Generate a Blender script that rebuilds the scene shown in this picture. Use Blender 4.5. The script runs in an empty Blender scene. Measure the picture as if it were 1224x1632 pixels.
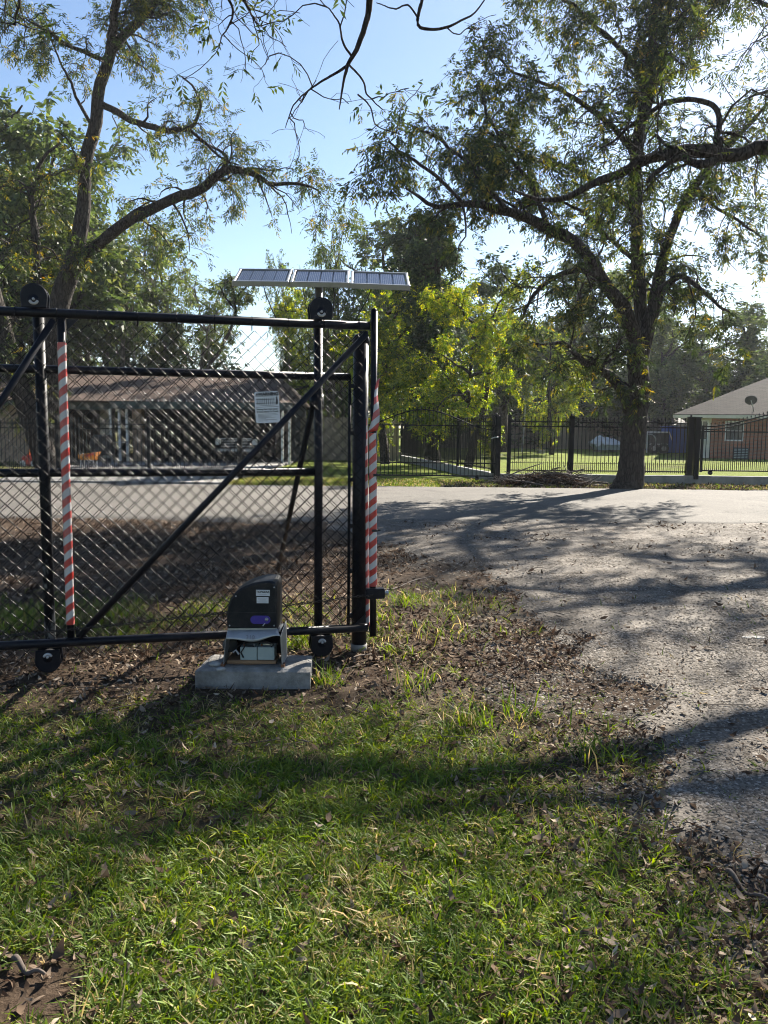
import bpy, math, random
import numpy as np
from mathutils import Vector, Matrix
random.seed(7)
rng = np.random.default_rng(11)
S = bpy.context.scene
COL = S.collection
R = math.radians

# ------------------------------------------------------------------ camera
CAMZ, TILT, ROLL, FPX, PW, PH = 1.55, R(6.06), R(0.6), 1280.0, 1224.0, 1632.0
FW = np.array([0, math.cos(TILT), -math.sin(TILT)])
UP0 = np.array([0, math.sin(TILT), math.cos(TILT)])
RT = np.array([1.0, 0, 0]) * math.cos(ROLL) + UP0 * math.sin(ROLL)
UP = UP0 * math.cos(ROLL) - np.array([1.0, 0, 0]) * math.sin(ROLL)
EYE = np.array([0, 0, CAMZ])
cam = bpy.data.cameras.new('camera')
camo = bpy.data.objects.new('camera', cam)
COL.objects.link(camo)
m = Matrix.Identity(4)
for i in range(3):
    m[i][0], m[i][1], m[i][2], m[i][3] = RT[i], UP[i], -FW[i], EYE[i]
camo.matrix_world = m
cam.sensor_fit = 'VERTICAL'
cam.sensor_height = 36
cam.lens = FPX / PH * 36
cam.clip_end = 2000
cam.clip_start = 0.05
S.camera = camo

# ------------------------------------------------------------------ light
SUN_AZ, SUN_EL = R(34), R(33)          # ahead and to the right
world = bpy.data.worlds.new('World')
S.world = world
world.use_nodes = True
wn = world.node_tree.nodes
wl = world.node_tree.links
wn.clear()
sky = wn.new('ShaderNodeTexSky')
sky.sky_type = 'NISHITA'
sky.sun_disc = False
sky.sun_elevation = SUN_EL
sky.sun_rotation = SUN_AZ
sky.altitude = 0
sky.air_density = 1.0
sky.dust_density = 0.35
sky.ozone_density = 2.4
bg = wn.new('ShaderNodeBackground')
bg.inputs['Strength'].default_value = 0.05
wo = wn.new('ShaderNodeOutputWorld')
wl.new(sky.outputs[0], bg.inputs[0])
wl.new(bg.outputs[0], wo.inputs[0])
sl = bpy.data.lights.new('sun', 'SUN')
sl.energy = 5.0
sl.angle = R(0.53)
sl.color = (1.0, 0.93, 0.82)
so = bpy.data.objects.new('sun', sl)
COL.objects.link(so)
SD = np.array([math.sin(SUN_AZ) * math.cos(SUN_EL), math.cos(SUN_AZ) * math.cos(SUN_EL), math.sin(SUN_EL)])
so.rotation_euler = Vector(SD).to_track_quat('Z', 'Y').to_euler()
so.location = Vector(SD) * 60
S.view_settings.view_transform = 'Standard'
S.view_settings.look = 'None'
S.view_settings.gamma = 1
S.view_settings.use_curve_mapping = False
S.view_settings.exposure = 1.88
S.cycles.use_denoising = True
S.cycles.filter_width = 1.05
S.cycles.max_bounces = 6
S.cycles.diffuse_bounces = 3
S.cycles.transmission_bounces = 4
S.cycles.volume_bounces = 0
S.cycles.caustics_reflective = False
S.cycles.caustics_refractive = False

# ------------------------------------------------------------------ helpers
def ray(px, py):
    d = FW * FPX + RT * (px - PW / 2) + UP * (PH / 2 - py)
    return d / np.linalg.norm(d)
def at_y(px, py, Y):
    d = ray(px, py); return EYE + d * (Y / d[1])
def at_z(px, py, Z=0.0):
    d = ray(px, py); return EYE + d * ((Z - CAMZ) / d[2])
def at_plane(px, py, p0, n):
    d = ray(px, py); return EYE + d * (np.dot(np.array(p0) - EYE, n) / np.dot(d, n))

ORG = {}
def tag(o, label=None, cat=None, group=None, kind=None):
    if label: o['label'] = label
    if cat: o['category'] = cat
    if group: o['group'] = group
    if kind: o['kind'] = kind
    return o
def thing(name, label, cat, loc, group=None):
    o = bpy.data.objects.new(name, None)
    COL.objects.link(o)
    o.location = [float(v) for v in loc]
    o.empty_display_size = 0.1
    ORG[o] = np.array(loc, float)
    return tag(o, label, cat, group)

class MB:
    def __init__(s):
        s.v = []; s.f = []; s.n = 0
    def add(s, v, f):
        v = np.asarray(v, float).reshape(-1, 3)
        s.v.append(v)
        for q in f: s.f.append(tuple(int(i) + s.n for i in q))
        s.n += len(v)
        return s
    def box(s, c, d, rot=None, bev=0.0):
        c = np.array(c, float); h = np.array(d, float) / 2
        if bev <= 0:
            v = np.array([[x, y, z] for x in (-1, 1) for y in (-1, 1) for z in (-1, 1)], float) * h
            f = [(0, 1, 3, 2), (4, 6, 7, 5), (0, 4, 5, 1), (2, 3, 7, 6), (0, 2, 6, 4), (1, 5, 7, 3)]
        else:
            b = min(bev, h.min() * 0.9)
            v = []; f = []
            idx = {}
            for x in (-1, 1):
                for y in (-1, 1):
                    for z in (-1, 1):
                        for a in range(3):
                            p = np.array([x, y, z]) * (h - b)
                            p[a] = (x, y, z)[a] * h[a]
                            idx[(x, y, z, a)] = len(v); v.append(p)
            def q(*k): f.append(tuple(idx[i] for i in k))
            for sgn in (-1, 1):
                a = [(sgn, y, z, 0) for y, z in ((-1, -1), (1, -1), (1, 1), (-1, 1))]; q(*(a if sgn > 0 else a[::-1]))
                a = [(x, sgn, z, 1) for x, z in ((-1, -1), (-1, 1), (1, 1), (1, -1))]; q(*(a if sgn > 0 else a[::-1]))
                a = [(x, y, sgn, 2) for x, y in ((-1, -1), (1, -1), (1, 1), (-1, 1))]; q(*(a if sgn > 0 else a[::-1]))
            for i in (-1, 1):
                for j in (-1, 1):
                    q((-1, i, j, 1), (1, i, j, 1), (1, i, j, 2), (-1, i, j, 2))
                    q((i, -1, j, 0), (i, 1, j, 0), (i, 1, j, 2), (i, -1, j, 2))
                    q((i, j, -1, 0), (i, j, 1, 0), (i, j, 1, 1), (i, j, -1, 1))
                    for k in (-1, 1): q((i, j, k, 0), (i, j, k, 1), (i, j, k, 2))
            v = np.array(v)
        if rot is not None: v = v @ np.array(rot).T
        return s.add(v + c, f)
    def tube(s, pts, r, n=8, caps=True):
        pts = np.asarray(pts, float)
        k = len(pts)
        r = np.full(k, r) if np.isscalar(r) else np.asarray(r, float)
        t = np.gradient(pts, axis=0) if k > 2 else np.repeat((pts[1] - pts[0])[None], k, 0)
        t /= np.linalg.norm(t, axis=1)[:, None] + 1e-12
        a = np.array([0, 0, 1.0]) if abs(t[0][2]) < 0.9 else np.array([1.0, 0, 0])
        u = np.cross(t[0], a); u /= np.linalg.norm(u)
        ang = np.arange(n) * 2 * math.pi / n
        V = np.zeros((k, n, 3))
        for i in range(k):
            u = u - t[i] * np.dot(u, t[i]); u /= np.linalg.norm(u) + 1e-12
            w = np.cross(t[i], u)
            V[i] = pts[i] + r[i] * (np.cos(ang)[:, None] * u + np.sin(ang)[:, None] * w)
        f = []
        for i in range(k - 1):
            for j in range(n):
                j2 = (j + 1) % n
                f.append((i * n + j, i * n + j2, (i + 1) * n + j2, (i + 1) * n + j))
        if caps:
            f.append(tuple(range(n))[::-1]); f.append(tuple((k - 1) * n + j for j in range(n)))
        return s.add(V.reshape(-1, 3), f)
    def disc_prism(s, outline, p0, ax_u, ax_v, ax_w, depth, bev=0.0):
        """extrude a 2D outline (u,v) along w, centred on p0"""
        o = np.asarray(outline, float); n = len(o)
        p0 = np.array(p0, float); U = np.array(ax_u, float); Vv = np.array(ax_v, float); W = np.array(ax_w, float)
        c = o.mean(0)
        rings = [(1, -depth / 2), (1, depth / 2)] if bev <= 0 else [(0, -depth / 2), (1, -depth / 2 + bev), (1, depth / 2 - bev), (0, depth / 2)]
        vs = []
        for k, w in rings:
            q = o
            if k == 0:
                d = o - c; L = np.linalg.norm(d, axis=1)[:, None]
                q = c + d * (L - bev) / L
            vs.append(p0 + q[:, :1] * U + q[:, 1:] * Vv + w * W)
        f = []
        for i in range(len(rings) - 1):
            for j in range(n):
                j2 = (j + 1) % n
                f.append((i * n + j, i * n + j2, (i + 1) * n + j2, (i + 1) * n + j))
        f.append(tuple(range(n))[::-1]); f.append(tuple((len(rings) - 1) * n + j for j in range(n)))
        return s.add(np.concatenate(vs), f)
    def build(s, name, mat, parent=None, smooth=False, org=None):
        v = np.concatenate(s.v) if s.v else np.zeros((0, 3))
        po = ORG[parent] if parent is not None else np.zeros(3)
        og = np.array(org, float) if org is not None else (po if parent is not None else (np.array([v[:, 0].mean(), v[:, 1].mean(), v[:, 2].min()]) if len(v) else np.zeros(3)))
        me = bpy.data.meshes.new(name)
        me.from_pydata((v - og).tolist(), [], s.f)
        me.update()
        if smooth: me.polygons.foreach_set('use_smooth', np.ones(len(me.polygons), bool))
        return link(name, me, mat, parent, og)
def link(name, me, mat, parent, og):
    o = bpy.data.objects.new(name, me)
    COL.objects.link(o)
    po = ORG[parent] if parent is not None else np.zeros(3)
    if parent is not None: o.parent = parent
    o.location = [float(a) for a in (og - po)]
    ORG[o] = np.array(og, float)
    if mat is not None and len(me.materials) == 0: me.materials.append(mat)
    return o
def piece(name, me, parent, loc, rot=None):
    """another object on shared mesh data"""
    o = bpy.data.objects.new(name, me)
    COL.objects.link(o)
    o.parent = parent
    o.location = [float(a) for a in (np.array(loc, float) - ORG[parent])]
    if rot is not None: o.rotation_euler = rot
    ORG[o] = np.array(loc, float)
    return o
def mesh_of(mb, name, mat, smooth=False):
    me = bpy.data.meshes.new(name)
    me.from_pydata(np.concatenate(mb.v).tolist(), [], mb.f)
    me.update()
    if smooth: me.polygons.foreach_set('use_smooth', np.ones(len(me.polygons), bool))
    me.materials.append(mat)
    return me
def np_mesh(name, V, quads, mat, parent=None, org=None, col=None, smooth=False):
    """big mesh straight from arrays; quads (n,4) or tris (n,3); col: per-vertex RGB-like attribute"""
    V = np.asarray(V, np.float32).reshape(-1, 3)
    F = np.asarray(quads, np.int32)
    po = ORG[parent] if parent is not None else np.zeros(3)
    og = po if org is None else np.array(org, float)
    me = bpy.data.meshes.new(name)
    me.vertices.add(len(V)); me.vertices.foreach_set('co', (V - og.astype(np.float32)).ravel())
    k = F.shape[1]
    me.loops.add(F.size); me.loops.foreach_set('vertex_index', F.ravel())
    me.polygons.add(len(F))
    me.polygons.foreach_set('loop_start', np.arange(0, F.size, k, dtype=np.int32))
    if smooth: me.polygons.foreach_set('use_smooth', np.ones(len(F), bool))
    if col is not None:
        a = me.attributes.new('tint', 'FLOAT_COLOR', 'POINT')
        c = np.ones((len(V), 4), np.float32); c[:, :3] = col
        a.data.foreach_set('color', c.ravel())
    me.update(calc_edges=True)
    me.validate()
    return link(name, me, mat, parent, og)

def hash2(ix, iy, s):
    h = (ix.astype(np.int64) * 374761393 + iy.astype(np.int64) * 668265263 + s * 1442695041) & 0x7fffffff
    h = ((h ^ (h >> 13)) * 1274126177) & 0x7fffffff
    return ((h ^ (h >> 16)) & 0xffff) / 65535.0
def vnoise(x, y, s=0):
    x = np.asarray(x, float); y = np.asarray(y, float)
    ix = np.floor(x).astype(np.int64); iy = np.floor(y).astype(np.int64)
    fx = x - ix; fy = y - iy
    fx = fx * fx * (3 - 2 * fx); fy = fy * fy * (3 - 2 * fy)
    a = hash2(ix, iy, s) * (1 - fx) + hash2(ix + 1, iy, s) * fx
    b = hash2(ix, iy + 1, s) * (1 - fx) + hash2(ix + 1, iy + 1, s) * fx
    return a * (1 - fy) + b * fy
def fbm(x, y, s=0, o=4):
    t = 0; a = 0.5
    for i in range(o):
        t = t + a * vnoise(x * 2 ** i, y * 2 ** i, s + i * 17); a *= 0.5
    return t / (1 - 0.5 ** o)
def sstep(a, b, x):
    t = np.clip((np.asarray(x, float) - a) / (b - a), 0, 1)
    return t * t * (3 - 2 * t)

# ------------------------------------------------------------------ materials
def nodes(name):
    mt = bpy.data.materials.new(name)
    mt.use_nodes = True
    nt = mt.node_tree
    return mt, nt, nt.nodes.get('Principled BSDF'), nt.nodes.get('Material Output')
def ramp(nt, fac, stops):
    r = nt.nodes.new('ShaderNodeValToRGB')
    e = r.color_ramp.elements
    while len(e) < len(stops): e.new(0.5)
    for i, (p, c) in enumerate(stops):
        e[i].position = p; e[i].color = (*c, 1)
    nt.links.new(fac, r.inputs[0])
    return r.outputs[0]
def noise(nt, scale, detail=4, rough=0.6, vec=None, dist=0.0):
    n = nt.nodes.new('ShaderNodeTexNoise')
    n.inputs['Scale'].default_value = scale; n.inputs['Detail'].default_value = detail
    n.inputs['Roughness'].default_value = rough; n.inputs['Distortion'].default_value = dist
    if vec is not None: nt.links.new(vec, n.inputs['Vector'])
    return n.outputs['Fac']
def objco(nt, scale=(1, 1, 1)):
    c = nt.nodes.new('ShaderNodeTexCoord')
    mp = nt.nodes.new('ShaderNodeMapping')
    mp.inputs['Scale'].default_value = scale
    nt.links.new(c.outputs['Object'], mp.inputs[0])
    return mp.outputs[0]
def bump(nt, bs, h, strength=0.3, dist=0.02):
    b = nt.nodes.new('ShaderNodeBump')
    b.inputs['Strength'].default_value = strength; b.inputs['Distance'].default_value = dist
    nt.links.new(h, b.inputs['Height']); nt.links.new(b.outputs[0], bs.inputs['Normal'])
def math_n(nt, op, a, b=None, c=None):
    n = nt.nodes.new('ShaderNodeMath'); n.operation = op
    for i, v in enumerate((a, b, c)):
        if v is None: continue
        if isinstance(v, (int, float)): n.inputs[i].default_value = v
        else: nt.links.new(v, n.inputs[i])
    return n.outputs[0]
def mixc(nt, fac, a, b, mode='MIX'):
    n = nt.nodes.new('ShaderNodeMix'); n.data_type = 'RGBA'; n.blend_type = mode
    for s, v in ((0, fac), (6, a), (7, b)):
        if isinstance(v, (int, float)): n.inputs[s].default_value = v
        elif isinstance(v, tuple): n.inputs[s].default_value = (*v, 1)
        else: nt.links.new(v, n.inputs[s])
    return n.outputs[2]
def pm(name, c1, c2, scale=8, rough=0.6, bmp=0.0, bscale=None, metal=0.0, spec=0.5, stretch=(1, 1, 1), rvar=0.0, bdist=0.01):
    mt, nt, bs, out = nodes(name)
    v = objco(nt, stretch)
    n = noise(nt, scale, 5, 0.65, v)
    c = ramp(nt, n, [(0.32, c1), (0.68, c2)])
    nt.links.new(c, bs.inputs['Base Color'])
    bs.inputs['Roughness'].default_value = rough
    bs.inputs['Metallic'].default_value = metal
    bs.inputs['Specular IOR Level'].default_value = spec
    if rvar:
        rr = nt.nodes.new('ShaderNodeMapRange'); nt.links.new(n, rr.inputs[0])
        rr.inputs[3].default_value = rough - rvar; rr.inputs[4].default_value = rough + rvar
        nt.links.new(rr.outputs[0], bs.inputs['Roughness'])
    if bmp: bump(nt, bs, noise(nt, bscale or scale * 4, 6, 0.7, v), bmp, bdist)
    return mt

M = {}
M['black'] = pm('black gloss paint', (0.005, 0.006, 0.010), (0.010, 0.012, 0.018), 6, 0.38, 0.05, 60, spec=0.13, rvar=0.08)
M['wire'] = pm('vinyl coated wire', (0.006, 0.006, 0.007), (0.012, 0.012, 0.013), 20, 0.2, spec=0.065, rvar=0.05)
M['wiredull'] = pm('dull coated wire', (0.006, 0.006, 0.007), (0.012, 0.012, 0.013), 20, 0.5, spec=0.06)
M['iron'] = pm('black iron fence paint', (0.005, 0.0055, 0.007), (0.010, 0.011, 0.012), 5, 0.5, spec=0.15)
M['steel'] = pm('galvanised steel', (0.34, 0.35, 0.36), (0.5, 0.51, 0.52), 14, 0.42, 0.05, 80, metal=0.8)
M['alu'] = pm('aluminium frame', (0.30, 0.31, 0.32), (0.42, 0.43, 0.44), 10, 0.45, metal=0.6)
def dusty(name, c, dust, k=0.5, rough=0.5, spec=0.2):
    mt, nt, bs, out = nodes(name)
    v = objco(nt)
    n = noise(nt, 7, 9, 0.78, v, 0.5); s = noise(nt, 160, 3, 0.7, v)
    f = ramp(nt, math_n(nt, 'MULTIPLY_ADD', s, 0.35, n), [(0.62, (0, 0, 0)), (0.92, (1, 1, 1))])
    fm = nt.nodes.new('ShaderNodeMath'); fm.operation = 'MULTIPLY'; nt.links.new(f, fm.inputs[0]); fm.inputs[1].default_value = k
    nt.links.new(mixc(nt, fm.outputs[0], c, dust), bs.inputs['Base Color'])
    bs.inputs['Roughness'].default_value = rough; bs.inputs['Specular IOR Level'].default_value = spec
    bump(nt, bs, s, 0.05, 0.003)
    return mt
M['hoodold'] = pm('black plastic hood', (0.005, 0.006, 0.009), (0.010, 0.012, 0.016), 5, 0.45, 0.04, 200, spec=0.25, rvar=0.08)
M['hood'] = dusty('dusty black plastic hood', (0.006, 0.0075, 0.011), (0.06, 0.055, 0.048), 0.55)
M['black'] = dusty('scuffed black gate paint', (0.006, 0.007, 0.012), (0.045, 0.042, 0.04), 0.4, 0.38, 0.15)
M['purple'] = pm('violet label film', (0.035, 0.02, 0.22), (0.05, 0.03, 0.28), 8, 0.35)
M['ring'] = pm('scuffed nylon ring', (0.3, 0.3, 0.3), (0.42, 0.42, 0.42), 30, 0.45)
M['white'] = pm('white sticker', (0.5, 0.51, 0.53), (0.62, 0.63, 0.65), 9, 0.5)
M['signw'] = pm('white sign board', (0.55, 0.57, 0.6), (0.7, 0.72, 0.75), 5, 0.5)
M['ink'] = pm('black print', (0.02, 0.02, 0.022), (0.03, 0.03, 0.033), 8, 0.6)
M['pencil'] = pm('grey marker', (0.16, 0.16, 0.17), (0.25, 0.25, 0.26), 60, 0.6)
M['concrete'] = pm('weathered concrete', (0.12, 0.112, 0.10), (0.30, 0.29, 0.272), 9, 0.9, 0.6, 45, bdist=0.02)
M['kerb'] = pm('kerb concrete', (0.17, 0.165, 0.155), (0.29, 0.28, 0.26), 3, 0.9, 0.3, 30)
M['stone'] = pm('grey stone', (0.2, 0.195, 0.18), (0.38, 0.37, 0.35), 18, 0.9, 0.5, 50)
M['timber'] = pm('brown timber block', (0.20, 0.115, 0.06), (0.30, 0.18, 0.10), 14, 0.8, 0.2, 60, stretch=(1, 4, 4))
M['battery'] = pm('grey battery case', (0.30, 0.36, 0.35), (0.36, 0.42, 0.41), 6, 0.5)
M['rust'] = pm('rusty steel', (0.10, 0.045, 0.02), (0.22, 0.10, 0.05), 20, 0.85, 0.3, 60)
M['rubber'] = pm('black rubber', (0.012, 0.012, 0.012), (0.025, 0.025, 0.025), 10, 0.7)
M['chain'] = pm('oiled drive chain', (0.02, 0.018, 0.016), (0.06, 0.05, 0.042), 90, 0.45, metal=0.6)
M['plank'] = pm('weathered fence board', (0.19, 0.155, 0.12), (0.33, 0.28, 0.225), 3, 0.85, 0.35, 14, stretch=(6, 6, 0.6))
M['fascia'] = pm('dark green fascia', (0.015, 0.035, 0.033), (0.025, 0.05, 0.046), 4, 0.55)
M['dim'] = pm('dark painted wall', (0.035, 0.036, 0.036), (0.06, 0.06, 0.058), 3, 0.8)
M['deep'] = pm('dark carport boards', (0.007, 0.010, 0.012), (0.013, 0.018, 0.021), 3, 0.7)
M['tan'] = pm('tan wall boards', (0.24, 0.17, 0.115), (0.31, 0.225, 0.155), 3, 0.8, 0.2, 20)
M['cream'] = pm('cream trim paint', (0.55, 0.52, 0.44), (0.64, 0.61, 0.53), 4, 0.6)
M['postw'] = pm('white porch post', (0.56, 0.56, 0.55), (0.68, 0.68, 0.66), 5, 0.6)
M['slab'] = pm('pale slab concrete', (0.17, 0.16, 0.148), (0.24, 0.23, 0.215), 1.2, 0.9, 0.2, 30)
M['blue'] = pm('blue painted box', (0.02, 0.085, 0.42), (0.03, 0.12, 0.52), 4, 0.5)
M['tarp'] = pm('silver tarp', (0.5, 0.52, 0.55), (0.7, 0.72, 0.75), 5, 0.42, 0.5, 9, bdist=0.05)
M['orange'] = pm('orange plastic', (0.65, 0.2, 0.02), (0.75, 0.30, 0.03), 6, 0.45)
M['redp'] = pm('red plastic', (0.5, 0.04, 0.02), (0.6, 0.07, 0.04), 6, 0.45)
M['chrome'] = pm('bright grille metal', (0.25, 0.25, 0.26), (0.4, 0.4, 0.41), 12, 0.35, metal=0.6)
M['trailerw'] = pm('trailer side boards', (0.2, 0.16, 0.11), (0.3, 0.24, 0.17), 6, 0.85, stretch=(1, 1, 5))
M['tank'] = pm('pale round tank', (0.5, 0.46, 0.42), (0.6, 0.56, 0.52), 4, 0.6)

def glass_mat():
    mt, nt, bs, out = nodes('window glass')
    bs.inputs['Base Color'].default_value = (0.05, 0.06, 0.065, 1)
    bs.inputs['Roughness'].default_value = 0.06
    return mt
M['glass'] = glass_mat()

def cell_mat():
    mt, nt, bs, out = nodes('solar cell')
    v = objco(nt)
    n = noise(nt, 30, 4, 0.6, v)
    w = nt.nodes.new('ShaderNodeTexWave'); w.bands_direction = 'X'; w.inputs['Scale'].default_value = 26
    nt.links.new(v, w.inputs['Vector'])
    c = ramp(nt, n, [(0.3, (0.02, 0.024, 0.045)), (0.7, (0.035, 0.04, 0.065))])
    g = ramp(nt, w.outputs['Fac'], [(0.90, (0, 0, 0)), (0.97, (1, 1, 1))])
    nt.links.new(mixc(nt, g, c, (0.16, 0.18, 0.22)), bs.inputs['Base Color'])
    bs.inputs['Roughness'].default_value = 0.22
    return mt
M['cell'] = cell_mat()

def tape_mat(period=0.095, slope=0.85):
    mt, nt, bs, out = nodes('red and white hazard tape')
    c = nt.nodes.new('ShaderNodeTexCoord')
    sp = nt.nodes.new('ShaderNodeSeparateXYZ'); nt.links.new(c.outputs['Object'], sp.inputs[0])
    wob = noise(nt, 6, 3, 0.5, c.outputs['Object'])
    z = math_n(nt, 'MULTIPLY_ADD', sp.outputs[0], -slope, sp.outputs[2])
    z = math_n(nt, 'MULTIPLY_ADD', wob, 0.03, z)
    fr = math_n(nt, 'FRACT', math_n(nt, 'DIVIDE', z, period))
    st = ramp(nt, fr, [(0.0, (0.42, 0.018, 0.011)), (0.47, (0.42, 0.018, 0.011)), (0.5, (0.46, 0.46, 0.46)), (0.97, (0.46, 0.46, 0.46)), (1.0, (0.42, 0.018, 0.011))])
    st2 = mixc(nt, noise(nt, 14, 5, 0.7, c.outputs['Object']), st, (0.30, 0.27, 0.26))
    dirt = ramp(nt, noise(nt, 4, 6, 0.8, c.outputs['Object']), [(0.40, (0, 0, 0)), (0.70, (0.85, 0.85, 0.85))])
    nt.links.new(mixc(nt, dirt, st, st2), bs.inputs['Base Color'])
    bs.inputs['Roughness'].default_value = 0.35
    bump(nt, bs, noise(nt, 40, 4, 0.6, objco(nt, (1, 1, 0.5))), 0.35, 0.004)
    return mt
M['tape'] = tape_mat()

def worn_post():
    """black paint scraped to zinc low down on the post"""
    mt, nt, bs, out = nodes('scraped black post paint')
    c = nt.nodes.new('ShaderNodeTexCoord')
    sp = nt.nodes.new('ShaderNodeSeparateXYZ'); nt.links.new(c.outputs['Object'], sp.inputs[0])
    n = noise(nt, 9, 6, 0.75, objco(nt, (1, 1, 0.4)))
    hgt = nt.nodes.new('ShaderNodeMapRange'); nt.links.new(sp.outputs[2], hgt.inputs[0])
    hgt.inputs[1].default_value = 0.15; hgt.inputs[2].default_value = 0.95
    hgt.inputs[3].default_value = 0.12; hgt.inputs[4].default_value = -0.14
    k = ramp(nt, math_n(nt, 'ADD', n, hgt.outputs[0]), [(0.52, (0, 0, 0)), (0.57, (1, 1, 1))])
    nt.links.new(mixc(nt, k, (0.006, 0.007, 0.010), (0.24, 0.25, 0.25)), bs.inputs['Base Color'])
    bs.inputs['Roughness'].default_value = 0.5
    bs.inputs['Specular IOR Level'].default_value = 0.15
    return mt
M['worn'] = worn_post()

def bark_mat(name, c1, c2, c3, s=9):
    mt, nt, bs, out = nodes(name)
    v = objco(nt, (1, 1, 0.28))
    n = noise(nt, s, 8, 0.75, v, 0.6)
    vo = nt.nodes.new('ShaderNodeTexVoronoi'); vo.feature = 'DISTANCE_TO_EDGE'; vo.inputs['Scale'].default_value = s * 1.6
    nt.links.new(v, vo.inputs['Vector'])
    c = ramp(nt, n, [(0.3, c1), (0.55, c2), (0.78, c3)])
    e = ramp(nt, vo.outputs['Distance'], [(0.0, (0.35, 0.35, 0.35)), (0.16, (1, 1, 1))])
    nt.links.new(mixc(nt, 1.0, c, e, 'MULTIPLY'), bs.inputs['Base Color'])
    bs.inputs['Roughness'].default_value = 0.95
    bs.inputs['Specular IOR Level'].default_value = 0.2
    h = math_n(nt, 'ADD', math_n(nt, 'MINIMUM', vo.outputs['Distance'], 0.25), math_n(nt, 'MULTIPLY', n, 0.5))
    bump(nt, bs, h, 0.9, 0.08)
    return mt
M['bark'] = bark_mat('pecan bark', (0.026, 0.021, 0.018), (0.06, 0.05, 0.042), (0.125, 0.108, 0.092))
M['barkpale'] = bark_mat('pale tree bark', (0.10, 0.09, 0.075), (0.20, 0.18, 0.15), (0.32, 0.29, 0.25), 6)
M['twig'] = pm('dry twigs', (0.05, 0.038, 0.03), (0.13, 0.10, 0.08), 20, 0.9)

def leaf_mat(name, stops, trans=0.42, gloss=0.035):
    mt, nt, bs, out = nodes(name)
    nt.nodes.remove(bs)
    at = nt.nodes.new('ShaderNodeAttribute'); at.attribute_name = 'tint'
    sp = nt.nodes.new('ShaderNodeSeparateColor'); nt.links.new(at.outputs['Color'], sp.inputs[0])
    c = ramp(nt, sp.outputs[0], stops)
    k = nt.nodes.new('ShaderNodeMapRange'); nt.links.new(sp.outputs[1], k.inputs[0])
    k.inputs[3].default_value = 0.65; k.inputs[4].default_value = 1.3
    cc = nt.nodes.new('ShaderNodeVectorMath'); cc.operation = 'SCALE'
    nt.links.new(c, cc.inputs[0]); nt.links.new(k.outputs[0], cc.inputs['Scale'])
    d = nt.nodes.new('ShaderNodeBsdfDiffuse'); nt.links.new(cc.outputs[0], d.inputs[0])
    tr = nt.nodes.new('ShaderNodeBsdfTranslucent')
    hs = nt.nodes.new('ShaderNodeHueSaturation'); hs.inputs['Hue'].default_value = 0.485; hs.inputs['Saturation'].default_value = 1.15; hs.inputs['Value'].default_value = 1.5
    nt.links.new(cc.outputs[0], hs.inputs['Color']); nt.links.new(hs.outputs[0], tr.inputs[0])
    mx = nt.nodes.new('ShaderNodeMixShader'); mx.inputs[0].default_value = trans
    nt.links.new(d.outputs[0], mx.inputs[1]); nt.links.new(tr.outputs[0], mx.inputs[2])
    g = nt.nodes.new('ShaderNodeBsdfGlossy'); g.inputs['Roughness'].default_value = 0.5
    m2 = nt.nodes.new('ShaderNodeMixShader')
    m2.inputs[0].default_value = gloss
    nt.links.new(mx.outputs[0], m2.inputs[1]); nt.links.new(g.outputs[0], m2.inputs[2])
    nt.links.new(m2.outputs[0], out.inputs[0])
    return mt
GREEN = [(0.0, (0.016, 0.030, 0.008)), (0.4, (0.038, 0.060, 0.013)), (0.70, (0.095, 0.115, 0.02)), (0.88, (0.23, 0.19, 0.022)), (1.0, (0.20, 0.10, 0.02))]
PALE = [(0.0, (0.045, 0.075, 0.022)), (0.5, (0.085, 0.12, 0.035)), (0.85, (0.14, 0.155, 0.045)), (1.0, (0.22, 0.19, 0.06))]
DARK = [(0.0, (0.018, 0.036, 0.012)), (0.6, (0.04, 0.065, 0.018)), (1.0, (0.10, 0.12, 0.025))]
YELL = [(0.0, (0.05, 0.10, 0.014)), (0.4, (0.12, 0.18, 0.018)), (0.8, (0.27, 0.29, 0.025)), (1.0, (0.36, 0.31, 0.03))]
M['leaf'] = leaf_mat('pecan leaves', GREEN)
M['leafpale'] = leaf_mat('pale green leaves', PALE)
M['leafdark'] = leaf_mat('dark ivy leaves', DARK, 0.25, 0.04)
M['leafyellow'] = leaf_mat('yellow green leaves', YELL, 0.5)
M['grass'] = leaf_mat('grass blades', [(0.0, (0.062, 0.118, 0.015)), (0.45, (0.135, 0.20, 0.025)), (0.7, (0.24, 0.27, 0.042)), (0.82, (0.32, 0.26, 0.11)), (1.0, (0.44, 0.35, 0.19))], 0.42, 0.02)
M['litter'] = leaf_mat('dead leaves', [(0.0, (0.045, 0.031, 0.022)), (0.4, (0.105, 0.074, 0.052)), (0.75, (0.20, 0.155, 0.115)), (1.0, (0.38, 0.31, 0.235))], 0.12, 0.0)
M['pebble'] = leaf_mat('gravel stones', [(0.0, (0.07, 0.06, 0.05)), (0.5, (0.18, 0.16, 0.135)), (1.0, (0.36, 0.325, 0.285))], 0.0, 0.0)

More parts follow.
